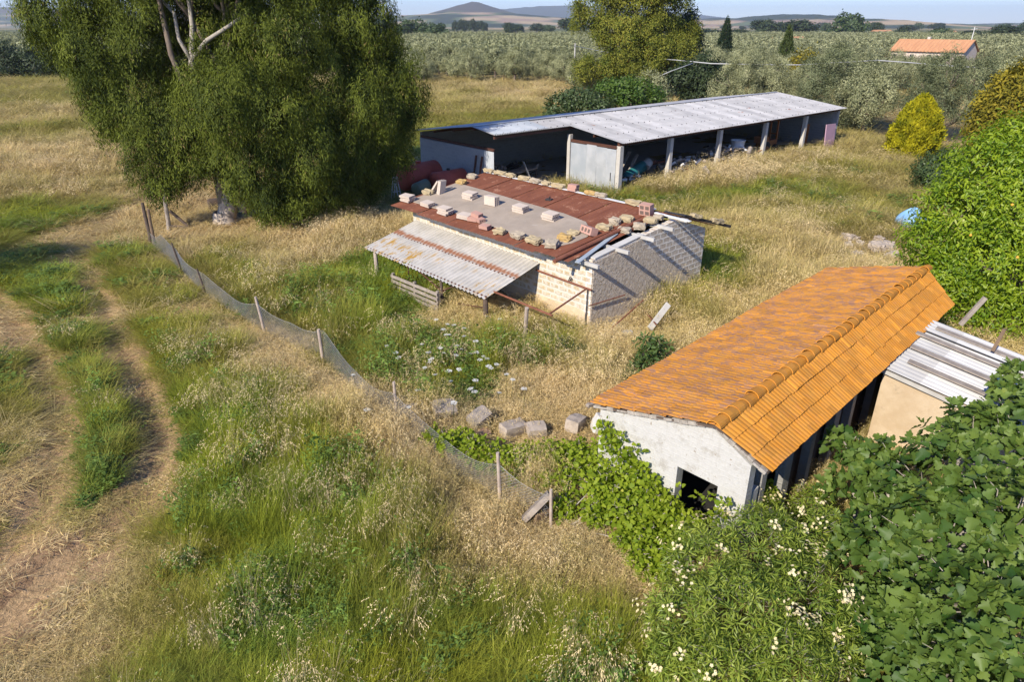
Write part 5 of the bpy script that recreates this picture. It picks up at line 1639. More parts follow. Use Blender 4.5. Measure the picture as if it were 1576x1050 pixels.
def mesh_from(leaf, m, name, combine):
    V, F, S, tint = leaf
    if not combine:
        crown = np_mesh('crown', V, F, S, M['leaf_olive'], tint)
        tm = m.build('trunk', M['bark'], None, smooth=True); me = tm.data
        bpy.data.objects.remove(tm)
        return crown, me
    tv = np.array(m.v); tf = np.concatenate([np.array(f) for f in m.f]); ln = [len(f) for f in m.f]
    ts = np.concatenate([[0], np.cumsum(ln)[:-1]])
    V2, F2, S2 = join_arrays([(V, F, S), (tv, tf, ts)])
    mi = np.concatenate([np.zeros(len(S), int), np.ones(len(ts), int)])
    return np_mesh(name, V2, F2, S2, [M['leaf_olive'], M['bark']], np.concatenate([tint, np.zeros(len(tv))]), mi)

big_var = [mesh_from(*olive_mesh(40 + i, 360, 66, .18, .062)[:2], 'olive', False) for i in range(4)]
mid_var = [mesh_from(*olive_mesh(50 + i, 220, 46, .27, .11)[:2], 'olive_tree', True) for i in range(4)]
far_var = [mesh_from(*olive_mesh(60 + i, 90, 22, .5, .22)[:2], 'olive_tree', True) for i in range(3)]


def big_olive(loc, s, rz, v, label, group=None):
    t_ = thing('olive_tree', label, 'olive tree', loc, rz, group); t_.scale = s
    for nm, me in (('crown', big_var[v][0]), ('trunk', big_var[v][1])):
        o = bpy.data.objects.new(nm, me); link(o); o.parent = t_
    return t_


def big_at(px, py_top, y, w_px, v, lab, rz=0.0):
    p = at_depth(px, py_top, y); h = p.z; depth = (p - _C).dot(_fw); w = w_px * depth / 1050
    big_olive((p.x, y, 0), (w / 6.2, w / 6.2, h / 4.9), rz, v, lab)
big_at(1350, 98, 66, 110, 2, 'shaded olive tree behind the bright yellow conifer', 2.1)
big_at(1560, 85, 74, 150, 0, 'silvery olive tree at right edge behind the olive yellow conifer', 2.6)
big_at(1245, 95, 90, 90, 2, 'olive tree standing behind the two largest ones near the farmhouse line', .4)
big_at(965, 118, 86, 70, 3, 'pale olive tree behind the green bushes at the zinc roof', 1.9)
big_at(905, 96, 100, 85, 1, 'olive tree left of the yellowish tall tree', 4.2)
def olive_at(px, y, lst, lab, seed, lm='leaf_olive'):
    lb = sublobes(lobes_px([(a, c, r_, d_) for a, c, r_, d_ in lst], y), seed, 9, .36)
    tree('olive_tree', lab, 'olive tree', at_depth(px, 150, y).xy.to_3d(), lb, lm, 'bark', seed, 2.2, 60, .22, .17, .055, .32, hang=.15, out=.7, jit=.6, fork=.25, rmin=.66, limbs=8, tint_clump=.55)
olive_at(1155, 80, [(1112, 128, 26, 0), (1150, 108, 30, 0), (1188, 116, 30, .5), (1148, 146, 34, -.8), (1200, 146, 28, 0), (1118, 150, 22, 0)], 'large silvery olive tree behind the shed left of the light green cypress', 141)
olive_at(1300, 70, [(1256, 118, 30, 0), (1292, 98, 30, 0), (1330, 116, 34, .5), (1272, 156, 38, -.8), (1322, 160, 40, -.5), (1362, 150, 28, .5), (1295, 186, 30, -.8)], 'largest grey green olive tree behind the right end of shed', 142, 'leaf_olive_grey')
olive_at(1455, 62, [(1418, 128, 32, 0), (1458, 108, 32, 0), (1500, 122, 32, 0), (1442, 160, 32, -.6), (1486, 164, 30, -.4), (1408, 160, 24, 0)], 'broad silvery olive tree left of the olive yellow conifer', 143, 'leaf_olive_grey')
yb = lobes_px([(1232, 94, 14, 0), (1243, 91, 11, 0), (1226, 104, 10, 0)], 96)
tree('yellow_bush', 'yellowish bush between large olives beside the light cypress', 'bush', at_depth(1234, 122, 96).xy.to_3d(), yb, 'leaf_gold', 'bark', 66, 2.2, 22, .35, .35, .16, .15, out=.6)

rng = np.random.default_rng(77)
spots = []
ca, sa = math.cos(.30), math.sin(.30)
for i in range(-110, 111):
    for j in range(0, 95):
        u = i * 7.0 + rng.normal() * .5; v = j * 6.4 + rng.normal() * .5
        x = u * ca - v * sa + 10; y = u * sa + v * ca + 95
        spots.append((x, y))
spots = np.array(spots)


def orchard_ok(x, y):
    if y < 88 or y > 560: return False
    if abs(x) > .80 * y + 25: return False
    lim = 121 + .0 * x
    if x < 8: lim = 124 if x > -25 else 158
    elif x < 30: lim = 96
    else: lim = 84
    if y < lim: return False
    if abs(x - 116.5) < 14 and abs(y - 200) < 10: return False
    if abs(x - y * .583) < 13 and 172 < y < 200: return False
    if y > 330 and vnoise(np.array([x / 60.]), np.array([y / 60.]), 5)[0] < .28: return False
    return True
sel = [(x, y) for x, y in spots if orchard_ok(x, y)]
sel.sort(key=lambda p: p[1])
for i, (x, y) in enumerate(sel[:290]):
    s_ = rng.uniform(.8, 1.25); rz = rng.random() * 6.28
    if 120 < y < 200 and abs(x - y * .583) < 15: s_ *= .62
    grp = 'olive trees in the orchard rows'
    lab = 'silvery olive tree in the planted orchard rows beyond the sheds'
    if y < 135:
        big_olive((x, y, 0), (s_ * .95, s_ * .95, s_), rz, i % 4, lab, grp)
    else:
        o = bpy.data.objects.new('olive_tree', mid_var[i % 4]); link(o); o.location = (x, y, 0); o.rotation_euler = (0, 0, rz); o.scale = (s_, s_, s_ * .95)
        tag(o, lab, 'olive tree', grp)
FAR_OLIVES = sel[290:]

# far tree lines, each crown a tree where it can be told apart
def far_tree_mesh(seed, mat, cone=False):
    rng = np.random.default_rng(seed)
    lob = [(np.array([math.cos(i * 1.3) * .32, math.sin(i * 1.3) * .32, .38 + .38 * rng.random()]), rng.uniform(.2, .3)) for i in range(7)] + [(np.array([0, 0, .74]), .26)]
    C_, N_ = clumps_on(rng, lob, 30, .55, minz=.08)
    P, D, Nn, l, w, tint = foliage(rng, C_, N_, 12, .05, .11, .06, hang=.1, out=.6, tint_clump=.6)
    V, F, S, k = leaf_arrays(P, D, Nn, l, w, T_DIAMOND)
    m = MB(); m.path([(0, 0, -.05), (0, 0, .5)], [.035, .025], 6)
    tv = np.array(m.v); tf = np.concatenate([np.array(f) for f in m.f]); ts = np.concatenate([[0], np.cumsum([len(f) for f in m.f])[:-1]])
    V2, F2, S2 = join_arrays([(V, F, S), (tv, tf, ts)])
    mi = np.concatenate([np.zeros(len(S), int), np.ones(len(ts), int)])
    return np_mesh('far_tree', V2, F2, S2, [mat, M['bark']], np.concatenate([np.repeat(tint, k), np.zeros(len(tv))]), mi)
ftm = [far_tree_mesh(80 + i, M['leaf_dark'] if i < 2 else M['leaf_shrub']) for i in range(4)]


def far_tree(px, py_top, py_base, y, w_px, v, lab, group=None):
    p = at_depth(px, py_top, y); depth = (p - _C).dot(_fw)
    w = w_px * depth / 1050
    o = bpy.data.objects.new('far_tree', ftm[v]); link(o)
    o.location = (p.x, y, 0); o.scale = (w, w, max(3, p.z)); o.rotation_euler = (0, 0, px * .37)
    tag(o, lab, 'tree', group)
far_tree(1313, 20, 55, 520, 46, 2, 'large round distant tree alone on the plain before the hill')
far_tree(1180, 29, 50, 620, 40, 0, 'dark distant tree clump left of the large round one, left half')
far_tree(1232, 31, 50, 600, 48, 1, 'dark distant tree clump left of the large round one, right half')
far_tree(1205, 33, 50, 640, 34, 0, 'dark distant tree behind the light cypress top')
far_tree(1282, 42, 54, 560, 22, 3, 'small distant tree just left of the large round one')
far_tree(1388, 41, 56, 520, 22, 1, 'small dark distant tree right of the tiny white house')
far_tree(876, 27, 45, 700, 32, 0, 'distant dark tree standing alone left of the tall yellowish tree')
far_tree(826, 36, 45, 900, 22, 1, 'small distant dark tree on pale field below the cone hill')
far_tree(575, 22, 45, 420, 46, 1, 'distant green tree at left by the eucalyptus edge')
far_tree(628, 30, 50, 480, 44, 2, 'green distant bushy tree below the left of cone hill')
far_tree(668, 36, 52, 470, 42, 2, 'lower green distant bushy tree right of its neighbour')
far_tree(1450, 42, 60, 480, 30, 3, 'distant tree left of the white mast on the plain')
far_tree(1540, 40, 62, 420, 46, 1, 'distant dark tree at the right edge of the plain')
far_tree(1500, 46, 60, 460, 30, 0, 'distant dark tree right behind the farmhouse roof')
far_tree(1092, 44, 60, 520, 36, 0, 'distant dark tree just left of the slender cypress')
far_tree(1140, 45, 60, 500, 34, 1, 'distant dark tree just right of the slender cypress')
for i in range(11):
    far_tree(700 + i * 4.6, 31 + 3 * math.sin(i * 1.9) + (3 if i > 8 else 0), 42, 950, 9, 0, 'dark distant pine in the row below the cone hill', 'pines in the row below the cone hill')
rr = random.Random(8)
for i in range(70):
    px = rr.uniform(-60, 1640); y = rr.uniform(620, 1500)
    if 690 < px < 760: continue
    far_tree(px, 40 - 6 * rr.random(), 45, y, rr.uniform(10, 26), rr.randrange(4), 'small distant tree in the hazy tree lines of the plain', 'trees in the far tree lines')
# dark trees and field edge at far left
for i, (px, top, w, lab) in enumerate(((10, 72, 52, 'dark tree at left edge beyond the pale field'), (48, 84, 44, 'dark tree second from left edge beyond the pale field'), (-30, 70, 50, 'dark tree just past the left edge beyond the field'), (85, 92, 36, 'dark low tree beside the eucalyptus beyond the field'))):
    p = at_depth(px, top, 140); dk = lobes_px([(px, 98, w * .42, 0), (px - w * .3, 106, w * .3, 0), (px + w * .3, 104, w * .32, 0), (px, 84, w * .3, 0)], 140)
    tree('dark_tree', lab, 'tree', (p.x, 140, 0), dk, 'leaf_dark', 'bark', 90 + i, 1.2, 20, .5, .55, .25, .25, out=.5)
# the tree standing just outside on the left, whose shade falls over the bend of the track
sh = [(np.array([-29.5, 18.5, 5.2]), 2.4), (np.array([-28.2, 20.0, 6.4]), 2.0), (np.array([-30.6, 19.8, 6.6]), 2.1), (np.array([-29.4, 19.0, 8.0]), 1.7), (np.array([-27.6, 18.2, 4.6]), 1.6)]
tree('shade_tree', 'leafy tree just outside the left edge that shades the track bend', 'tree', (-29.4, 19.2, 0), sh, 'leaf_shrub', 'bark', 97, 2.0, 30, .3, .24, .1, .22, out=.6)
# ------------------------------------------------------------------ what grows where
# surveyed spots of the meadow: picture place, greenness 0..1, height m, cover 0..1, bare earth 0..1, kind
CP = [
    # far field left
    (40, 135, .30, .7, 1, 0), (120, 150, .35, .8, 1, 0), (30, 190, .22, .8, 1, 0), (110, 205, .35, .8, 1, 0), (170, 215, .22, .8, 1, 0), (60, 250, .08, .9, 1, 0), (150, 255, .10, .9, 1, 0),
    (30, 300, .22, .7, 1, 0), (90, 300, .15, .6, 1, 0), (190, 285, .25, .4, .8, .1), (230, 290, .12, .25, .7, .25), (30, 345, .75, .45, 1, 0), (80, 335, .8, .4, 1, 0), (140, 322, .35, .3, .9, 0), (10, 330, .6, .5, 1, 0),
    (200, 312, .08, .15, .6, .2), (270, 300, .05, .3, .8, .2), (240, 325, .03, .5, .9, 0), (200, 345, .05, .25, .8, .1), (150, 350, .06, .14, .6, .2), (90, 372, .10, .14, .6, .2), (30, 400, .55, .25, .9, 0), (45, 430, .7, .3, .9, 0), (5, 390, .5, .25, .9, 0),
    # the two ruts and the strip between
    (100, 400, .12, .12, .5, .35), (130, 440, .08, .08, .35, .55), (160, 490, .06, .07, .3, .6), (190, 550, .04, .05, .25, .7), (220, 600, .03, .05, .25, .75), (245, 650, .05, .05, .3, .7), (240, 700, .12, .10, .4, .5), (255, 745, .25, .2, .6, .3), (210, 770, .25, .18, .6, .3),
    (60, 455, .75, 0.45, .95, 0), (85, 480, .6, 0.52, 1, 0), (105, 520, .55, 0.52, 1, 0), (125, 570, .6, 0.52, 1, 0), (150, 620, .6, 0.60, 1, 0), (160, 650, .7, 0.63, 1, 0), (150, 695, .6, 0.52, .95, 0), (135, 735, .55, 0.52, .9, 0), (130, 790, .35, .22, .8, .1),
    (20, 480, .08, .07, .3, .5), (45, 520, .07, .08, .35, .5), (70, 570, .10, .08, .4, .45), (90, 620, .12, .1, .4, .45), (95, 670, .12, .12, .5, .4), (80, 720, .1, .12, .55, .35), (10, 560, .5, .4, 1, 0), (15, 610, .45, .35, .9, 0), (10, 660, .25, .25, .8, .1), (30, 690, .35, .25, .8, .1),
    (30, 770, .12, .14, .6, .3), (60, 800, .3, .2, .7, .2), (20, 830, .4, .2, .7, .2), (85, 850, .08, .06, .3, .75), (60, 900, .03, .04, .15, .95), (110, 860, .05, .05, .25, .85), (20, 930, .03, .05, .2, .9), (5, 960, .1, .05, .3, .8), (100, 930, .08, .10, .5, .5), (150, 880, .12, .14, .6, .35), (190, 830, .4, .25, .8, .1), (170, 800, .3, .2, .7, .2),
    (60, 1000, .10, .18, .7, .25), (130, 1000, .12, .2, .75, .2), (200, 930, .2, .2, .8, .15), (215, 1000, .3, .28, .85, .1), (20, 1040, .1, .2, .7, .2), (250, 960, .3, .28, .85, .1), (240, 870, .3, .25, .8, .1), (265, 1030, .6, .4, .95, 0),
    # the long green strip outside the fence
    (160, 400, .6, .45, 1, 0), (200, 395, .55, .5, 1, 0), (230, 420, .5, .5, 1, 0), (180, 440, .55, .4, 1, 0), (220, 470, .48, .5, 1, 0), (270, 460, .5, .5, 1, 0), (230, 520, .5, .45, 1, 0), (300, 520, .48, .55, 1, 0), (265, 570, .55, .5, 1, 0), (340, 560, .5, .55, 1, 0), (290, 620, .75, .6, 1, 0), (360, 610, .55, .6, 1, 0), (420, 620, .5, .6, 1, 0), (320, 680, .8, .65, 1, 0), (400, 680, .75, .65, 1, 0), (470, 690, .65, .7, 1, 0),
    (310, 740, .85, .6, 1, 0), (370, 750, .8, .7, 1, 0), (440, 750, .85, .7, 1, 0), (520, 750, .78, .7, 1, 0), (590, 770, .6, .7, 1, 0), (330, 810, .75, .6, 1, 0), (400, 830, .8, .7, 1, 0), (480, 830, .78, .7, 1, 0), (560, 830, .72, .7, 1, 0), (640, 830, .5, .8, 1, 0), (310, 880, .6, .5, 1, 0), (380, 900, .75, .65, 1, 0), (460, 900, .75, .7, 1, 0), (540, 900, .7, .7, 1, 0), (620, 900, .65, .7, 1, 0),
    (320, 960, .5, .5, 1, 0), (400, 970, .75, .6, 1, 0), (480, 980, .72, .65, 1, 0), (570, 980, .7, .65, 1, 0), (650, 970, .68, .5, 1, 0), (740, 960, .66, .45, 1, 0), (820, 960, .66, .45, 1, 0), (900, 980, .62, .45, 1, 0), (680, 1030, .68, .45, 1, 0), (780, 1030, .66, .45, 1, 0), (880, 1035, .66, .45, 1, 0), (950, 1030, .6, .45, 1, 0), (340, 1030, .6, .45, 1, 0), (450, 1040, .7, .55, 1, 0), (560, 1040, .68, .55, 1, 0),
    # dry band along the fence
    (255, 410, .05, .3, .9, .1), (280, 450, .03, .3, .9, .1), (320, 485, .04, .35, .9, .1), (360, 520, .05, .4, .9, .05), (405, 550, .04, .5, 1, 0), (440, 565, .05, .6, 1, 0), (490, 590, .04, .7, 1, 0), (540, 630, .02, .85, 1, 0), (560, 680, .08, .9, 1, 0), (600, 680, .0, 1.0, 1, 0), (640, 700, .0, 1.05, 1, 0), (620, 740, .15, .9, 1, 0), (680, 770, .08, .95, 1, 0), (700, 820, .15, .9, 1, 0), (740, 830, .05, .9, 1, 0), (790, 860, .08, .85, 1, 0), (830, 850, .05, .7, 1, 0), (720, 880, .25, .8, 1, 0), (800, 900, .3, .6, 1, 0), (650, 870, .45, .8, 1, 0), (880, 880, .08, .5, .8, .2), (930, 850, .02, .3, .6, .5), (960, 900, .02, .3, .6, .5), (980, 960, .05, .4, .7, .3), (930, 930, .3, .45, .9, 0),
    # inside the fence
    (300, 360, .02, .3, .8, .2), (350, 352, .02, .2, .6, .5), (400, 345, .02, .3, .7, .3), (300, 395, .12, .5, 1, 0), (330, 400, .4, .55, 1, 0), (400, 400, .18, .6, 1, 0), (460, 370, .06, .7, 1, 0), (530, 350, .06, .75, 1, 0), (590, 345, .08, .8, 1, 0), (380, 430, .45, .55, 1, 0), (440, 430, .3, .6, 1, 0), (500, 400, .15, .7, 1, 0), (540, 380, .1, .75, 1, 0), (420, 470, .42, .6, 1, 0), (480, 470, .5, .6, 1, 0), (530, 440, .6, .7, 1, 0), (570, 430, .75, .75, 1, 0), (590, 470, .8, .8, 1, 0), (540, 500, .5, .7, 1, 0), (600, 520, .72, .8, 1, 0), (650, 530, .5, .9, 1, 0), (560, 560, .5, .8, 1, 0), (610, 570, .6, .85, 1, 0), (660, 580, .7, .8, 1, 0), (710, 550, .72, .8, 1, 0), (740, 590, .72, .8, 1, 0), (700, 610, .62, .7, 1, 0), (770, 540, .5, .8, 1, 0), (790, 590, .08, .7, 1, 0), (830, 560, .6, .75, 1, 0), (840, 600, .02, .5, 1, .1), (790, 640, .06, .4, .9, .2), (870, 600, .05, .6, 1, 0), (900, 570, .2, .7, 1, 0), (930, 550, .1, .7, 1, .0), (870, 640, .03, .35, .8, .3), (950, 510, .03, .4, .8, .4), (970, 560, .15, .6, 1, 0), (680, 500, .1, .9, 1, 0), (750, 500, .12, .6, .9, .2),
    # right of the outbuilding
    (1040, 480, .3, .8, 1, 0), (1080, 430, .5, .85, 1, 0), (1100, 400, .55, .85, 1, 0), (1120, 430, .45, .8, 1, 0), (1060, 520, .2, .8, 1, 0), (1030, 580, .2, .75, 1, 0), (1100, 480, .2, .8, 1, 0), (1160, 440, .04, .95, 1, 0), (1200, 420, .06, .95, 1, 0), (1240, 400, .08, .9, 1, 0), (1150, 380, .08, .9, 1, 0), (1200, 370, .12, .9, 1, 0), (1270, 390, .08, .8, 1, 0), (1320, 395, .06, .6, .9, .2), (1330, 370, .05, .4, .7, .4), (1130, 330, .25, .7, 1, 0), (1200, 330, .2, .75, 1, 0), (1260, 350, .25, .75, 1, 0), (1310, 350, .2, .7, 1, 0), (1060, 310, .48, .55, 1, 0), (1100, 300, .52, .55, 1, 0), (1160, 300, .48, .6, 1, 0), (1220, 300, .42, .65, 1, 0), (1280, 300, .32, .7, 1, 0), (1340, 310, .3, .6, 1, 0), (1380, 300, .2, .6, 1, 0), (1300, 265, .25, .75, 1, 0), (1350, 260, .2, .7, 1, 0), (1250, 262, .3, .7, 1, 0), (1040, 300, .15, .8, 1, 0), (1075, 280, .05, 1.1, 1, 0), (1120, 270, .05, 1.1, 1, 0), (1160, 262, .08, 1.0, 1, 0), (1210, 250, .12, .8, 1, 0), (1390, 345, .25, .6, 1, 0), (1310, 230, .2, .7, 1, 0), (1480, 260, .3, .3, .7, .3), (1450, 215, .1, .15, .5, .6),
    # under the tree and behind the shed
    (480, 330, .2, .6, .9, .1), (560, 320, .4, .5, .9, .1), (620, 280, .5, .5, .9, 0), (610, 230, .5, .5, 1, 0), (640, 200, .45, .5, 1, 0), (420, 310, .15, .3, .6, .5), (340, 310, .05, .2, .6, .6), (280, 280, .15, .3, .7, .3), (330, 250, .2, .5, .9, .1), (680, 175, .30, .7, 1, 0), (760, 165, .25, .8, 1, 0), (830, 160, .2, .8, 1, 0), (700, 150, .25, .7, 1, 0), (790, 148, .12, .7, 1, .1), (560, 150, .3, .6, 1, 0), (740, 190, .4, .7, 1, 0), (400, 180, .3, .6, 1, 0),
]
cpw = np.array([tuple(at(c[0], c[1])[:2]) for c in CP]); cpv = np.array([c[2:] for c in CP], float)


def meadow(x, y):
    """greenness, height, cover, bare earth at places x, y"""
    wx = x + 1.1 * (fbm(x * .35, y * .35, 3) - .5) * np.clip(y / 18, .7, 3); wy = y + 1.6 * (fbm(x * .35, y * .35, 4) - .5) * np.clip(y / 18, .7, 3)
    res = np.zeros((len(x), 4))
    for s in range(0, len(x), 20000):
        dx = wx[s:s + 20000, None] - cpw[None, :, 0]; dy = wy[s:s + 20000, None] - cpw[None, :, 1]
        d2 = dx * dx + dy * dy
        sc = np.clip(wy[s:s + 20000] / 20, .5, 4)[:, None] ** 2
        w = 1.0 / (d2 / sc + .04) ** 3.2
        w /= w.sum(1, keepdims=True)
        res[s:s + 20000] = w @ cpv
    n1 = fbm(x * .9, y * .9, 7, 3); n2 = fbm(x * 2.6, y * 2.6, 8, 3)
    res[:, 0] = np.clip(res[:, 0] + (n1 - .5) * .34 + (n2 - .5) * .22, 0, 1)
    res[:, 1] *= .75 + .5 * n1
    res[:, 0] = np.where(res[:, 0] > .3, np.minimum(1, res[:, 0] + .09), res[:, 0])
    res[:, 0] = np.where((x > 4) & (y > 24) & (y < 80), np.minimum(1, res[:, 0] + .10), res[:, 0])
    return res


rutA = [at(*p) for p in ((245, 296), (190, 325), (120, 385), (140, 440), (170, 500), (200, 560), (228, 620), (248, 680), (225, 760), (150, 840), (80, 890), (10, 950), (-60, 1000))]
rutB = [at(*p) for p in ((-70, 430), (15, 475), (45, 525), (72, 580), (92, 640), (92, 690), (70, 760), (20, 840), (-60, 900))]


def poly_dist(x, y, poly):
    best = np.full(len(x), 1e9)
    for a, c in zip(poly[:-1], poly[1:]):
        dx, dy = c.x - a.x, c.y - a.y
        t = np.clip(((x - a.x) * dx + (y - a.y) * dy) / (dx * dx + dy * dy), 0, 1)
        best = np.minimum(best, np.hypot(x - a.x - t * dx, y - a.y - t * dy))
    return best


def ground_z(x, y):
    near = np.clip(1 - (np.hypot(x, y) - 60) / 60, 0, 1)
    z = (fbm(x * .22, y * .22, 21, 3) - .5) * .16 + (fbm(x * 1.3, y * 1.3, 22, 3) - .5) * .05
    for rt_ in (rutA, rutB):
        d_ = poly_dist(x, y, rt_)
        z = z - .13 * np.exp(-(d_ / .38) ** 2) + .05 * np.exp(-((d_ - .75) / .3) ** 2)
    return z * near - .02


GREEN_A = np.array([.35, .36, .026]); GREEN_B = np.array([.20, .29, .038]); OLIVE = np.array([.32, .28, .055]); STRAW = np.array([.60, .43, .185]); STRAW2 = np.array([.68, .54, .30]); EARTH = np.array([.35, .225, .125]); LITTER = np.array([.52, .355, .185])


def sward_col(g, r1, r2):
    """straw through olive to green"""
    g = g[:, None]; r1 = r1[:, None]; r2 = r2[:, None]
    straw = STRAW * (1 - r1) + STRAW2 * r1
    green = GREEN_A * (1 - r2) + GREEN_B * r2
    a = np.clip(g / .45, 0, 1); c = np.clip((g - .45) / .35, 0, 1)
    return (straw * (1 - a) + OLIVE * a) * (1 - c) + green * c


# ------------------------------------------------------------------ ground
def geo(a, n, ratio): 
    s = [a]
    st = .6
    for _ in range(n): s.append(s[-1] + st); st *= ratio
    return s
pos = geo(46.0, 30, 1.32)
xs = np.array([-v for v in pos[::-1]] + list(np.arange(-45.7, 45.9, .3)) + pos)
ys = np.array([-v + 46 - 6 for v in geo(46.0, 18, 1.3)[::-1]] + list(np.arange(-5.7, 82, .3)) + [v + 36.4 for v in geo(46.0, 32, 1.30)])
gx, gy = np.meshgrid(xs, ys, indexing='ij')
fx, fy = gx.ravel(), gy.ravel()
gz = ground_z(fx, fy)
md = meadow(np.clip(fx, -160, 160), np.clip(fy, 5, 200))
n1 = fbm(fx * .8, fy * .8, 31); n2 = fbm(fx * 3.1, fy * 3.1, 32)
gc = sward_col(md[:, 0] * .8, n1, n2) * .62
be = np.clip(md[:, 3] * 1.5 + (n2 - .5) * .6, 0, 1)[:, None]
lit = np.clip((1 - md[:, 2]) * 1.4, 0, 1)[:, None]
gc = gc * (1 - lit) + LITTER * lit
rut_ = np.minimum(poly_dist(fx, fy, rutA), poly_dist(fx, fy, rutB)); ir = (1 - np.clip((rut_ - .4) / .5, 0, 1))[:, None]
gc = gc * (1 - ir) + LITTER * (.75 + .5 * n2[:, None]) * ir
gc = gc * (1 - be) + (EARTH * (.85 + .3 * n1[:, None])) * be
# plain beyond: patchwork of fields
far = np.clip((np.hypot(fx, fy) - 130) / 60, 0, 1)[:, None]
cell = vnoise(fx / 170., fy / 120., 41)[:, None]
fieldc = np.where(cell < .2, np.array([.36, .27, .13]), np.where(cell < .62, np.array([.12, .13, .045]), np.array([.20, .18, .075])))
gc = gc * (1 - far) + fieldc * far
nx_, ny_ = len(xs), len(ys)
ii, jj = np.meshgrid(np.arange(nx_ - 1), np.arange(ny_ - 1), indexing='ij')
q = np.stack([ii * ny_ + jj, (ii + 1) * ny_ + jj, (ii + 1) * ny_ + jj + 1, ii * ny_ + jj + 1], -1).reshape(-1, 4)


def ground_mat():
    t = NT('ground')
    c = t.n('ShaderNodeAttribute', attribute_name='ground_colour').outputs['Color']
    v = t.coord('World')
    k = t.noise(v, 9, 6, .75)
    col = t.mix(t.ramp(k, .35, .7), t.mix(1.0, c, (.62, .60, .58), 'MULTIPLY'), t.mix(1.0, c, (1.25, 1.22, 1.18), 'MULTIPLY'))
    st = t.noise(t.coord('World', (22, 5, 5), (0, 0, .6)), 1.6, 4, .7)
    col = t.mix(t.math('MULTIPLY', t.ramp(st, .56, .68), .5), col, t.mix(1.0, c, (1.7, 1.6, 1.4), 'MULTIPLY'))
    h = t.math('ADD', t.noise(v, 14, 6, .75), t.math('MULTIPLY', st, .6))
    t.bsdf(col, .97, 0, t.bump(h, 1.0, .05), .1)
    return t.m
M['ground'] = ground_mat()


def coloured(name, V, quads, cols):
    me = np_mesh(name, V, quads.ravel(), np.arange(len(quads)) * 4, M['ground'], smooth=True)
    a = me.attributes.new('ground_colour', 'FLOAT_COLOR', 'POINT')
    a.data.foreach_set('color', np.concatenate([cols, np.ones((len(cols), 1))], 1).astype(np.float32).ravel())
    o = bpy.data.objects.new(name, me); link(o); return o
g = coloured('ground', np.stack([fx, fy, gz], 1), q, gc); tag(g, kind='structure')

# worn wheel tracks as sheets just above the ground
def track(poly, half, name):
    L = [0]
    for a, c in zip(poly[:-1], poly[1:]): L.append(L[-1] + (c - a).length)
    n = int(L[-1] / .3); V = []; 
    m_ = 7
    for i in range(n + 1):
        s = L[-1] * i / n; k = max(0, min(len(poly) - 2, sum(1 for v in L[1:] if v < s)))
        tt = (s - L[k]) / (L[k + 1] - L[k]); p = poly[k].lerp(poly[k + 1], tt)
        a = poly[max(0, k - (1 if tt < .5 else 0))]; c = poly[min(len(poly) - 1, k + 1 + (1 if tt > .5 else 0))]
        d_ = (c - a).normalized(); nn = Vector((-d_.y, d_.x, 0))
        w = half * (.8 + .35 * math.sin(i * .7) * math.sin(i * .23) + .2 * random.Random(i).random())
        for j in range(m_): V.append(tuple(p + nn * w * (j / (m_ - 1) * 2 - 1)))
    V = np.array(V); x, y = V[:, 0], V[:, 1]
    j_ = np.tile(np.arange(m_), n + 1)
    V[:, 2] = ground_z(x, y) + np.where((j_ == 0) | (j_ == m_ - 1), -.01, .012)
    ii, jj = np.meshgrid(np.arange(n), np.arange(m_ - 1), indexing='ij')
    qq = np.stack([ii * m_ + jj, ii * m_ + jj + 1, (ii + 1) * m_ + jj + 1, (ii + 1) * m_ + jj], -1).reshape(-1, 4)
    a1 = fbm(x * 1.1, y * 1.1, 51)[:, None]; a2 = fbm(x * 3.5, y * 3.5, 52)[:, None]
    be_ = np.clip(a1 * 1.6 - .35, 0, 1)
    cc = (LITTER * 1.08) * (1 - be_) + EARTH * be_
    cc = cc * (.8 + .4 * a2)
    o = coloured(name, V, qq, cc); tag(o, kind='structure')
track(rutA, .5, 'dirt_track')
track(rutB, .46, 'dirt_track')

# ------------------------------------------------------------------ hills
def hill_h(x, y):
    def bell(px, py_top, y0, wx, wy, p=1.0):
        c = at_depth(px, py_top, y0); hh = max(0, c.z)
        r_ = np.sqrt(((x - c.x) / wx) ** 2 + ((y - y0) / wy) ** 2)
        return hh * np.maximum(0, 1 - r_) ** p if p != 9 else hh * np.exp(-r_ ** 2)
    z = bell(728, 0, 4200, 560, 700, 1.15)
    z = np.maximum(z, bell(735, 17, 3900, 620, 900, 9)); z = z + 0
    z = np.maximum(z, bell(880, 8, 9000, 1900, 1500, 9)); z = np.maximum(z, bell(800, 22, 9000, 1100, 1500, 9))
    z = np.maximum(z, bell(640, 22, 5200, 700, 900, 9)); z = np.maximum(z, bell(860, 26, 4300, 520, 800, 9))
    z = np.maximum(z, bell(1215, 20, 3400, 380, 700, 9)); z = np.maximum(z, bell(1300, 26, 3000, 300, 600, 9)); z = np.maximum(z, bell(1130, 26, 3700, 420, 700, 9)); z = np.maximum(z, bell(1400, 33, 2900, 330, 500, 9))
    z = np.maximum(z, bell(30, 10, 5200, 1300, 1100, 9)); z = np.maximum(z, bell(330, 16, 5600, 1300, 900, 9)); z = np.maximum(z, bell(-300, 8, 6000, 1500, 900, 9))
    z = np.maximum(z, bell(1650, 33, 5200, 900, 900, 9))
    z = z * (1 + .10 * (fbm(x / 160., y / 160., 61) - .5)) + 7 * (fbm(x / 60., y / 60., 62, 3) - .5) * np.clip(z / 30, 0, 1)
    return z - 3.5
hx = np.linspace(-6500, 8500, 400); hy = np.concatenate([np.linspace(1700, 5200, 190), np.linspace(5260, 11000, 60)])
gx, gy = np.meshgrid(hx, hy, indexing='ij'); fx, fy = gx.ravel(), gy.ravel(); fz = hill_h(fx, fy)
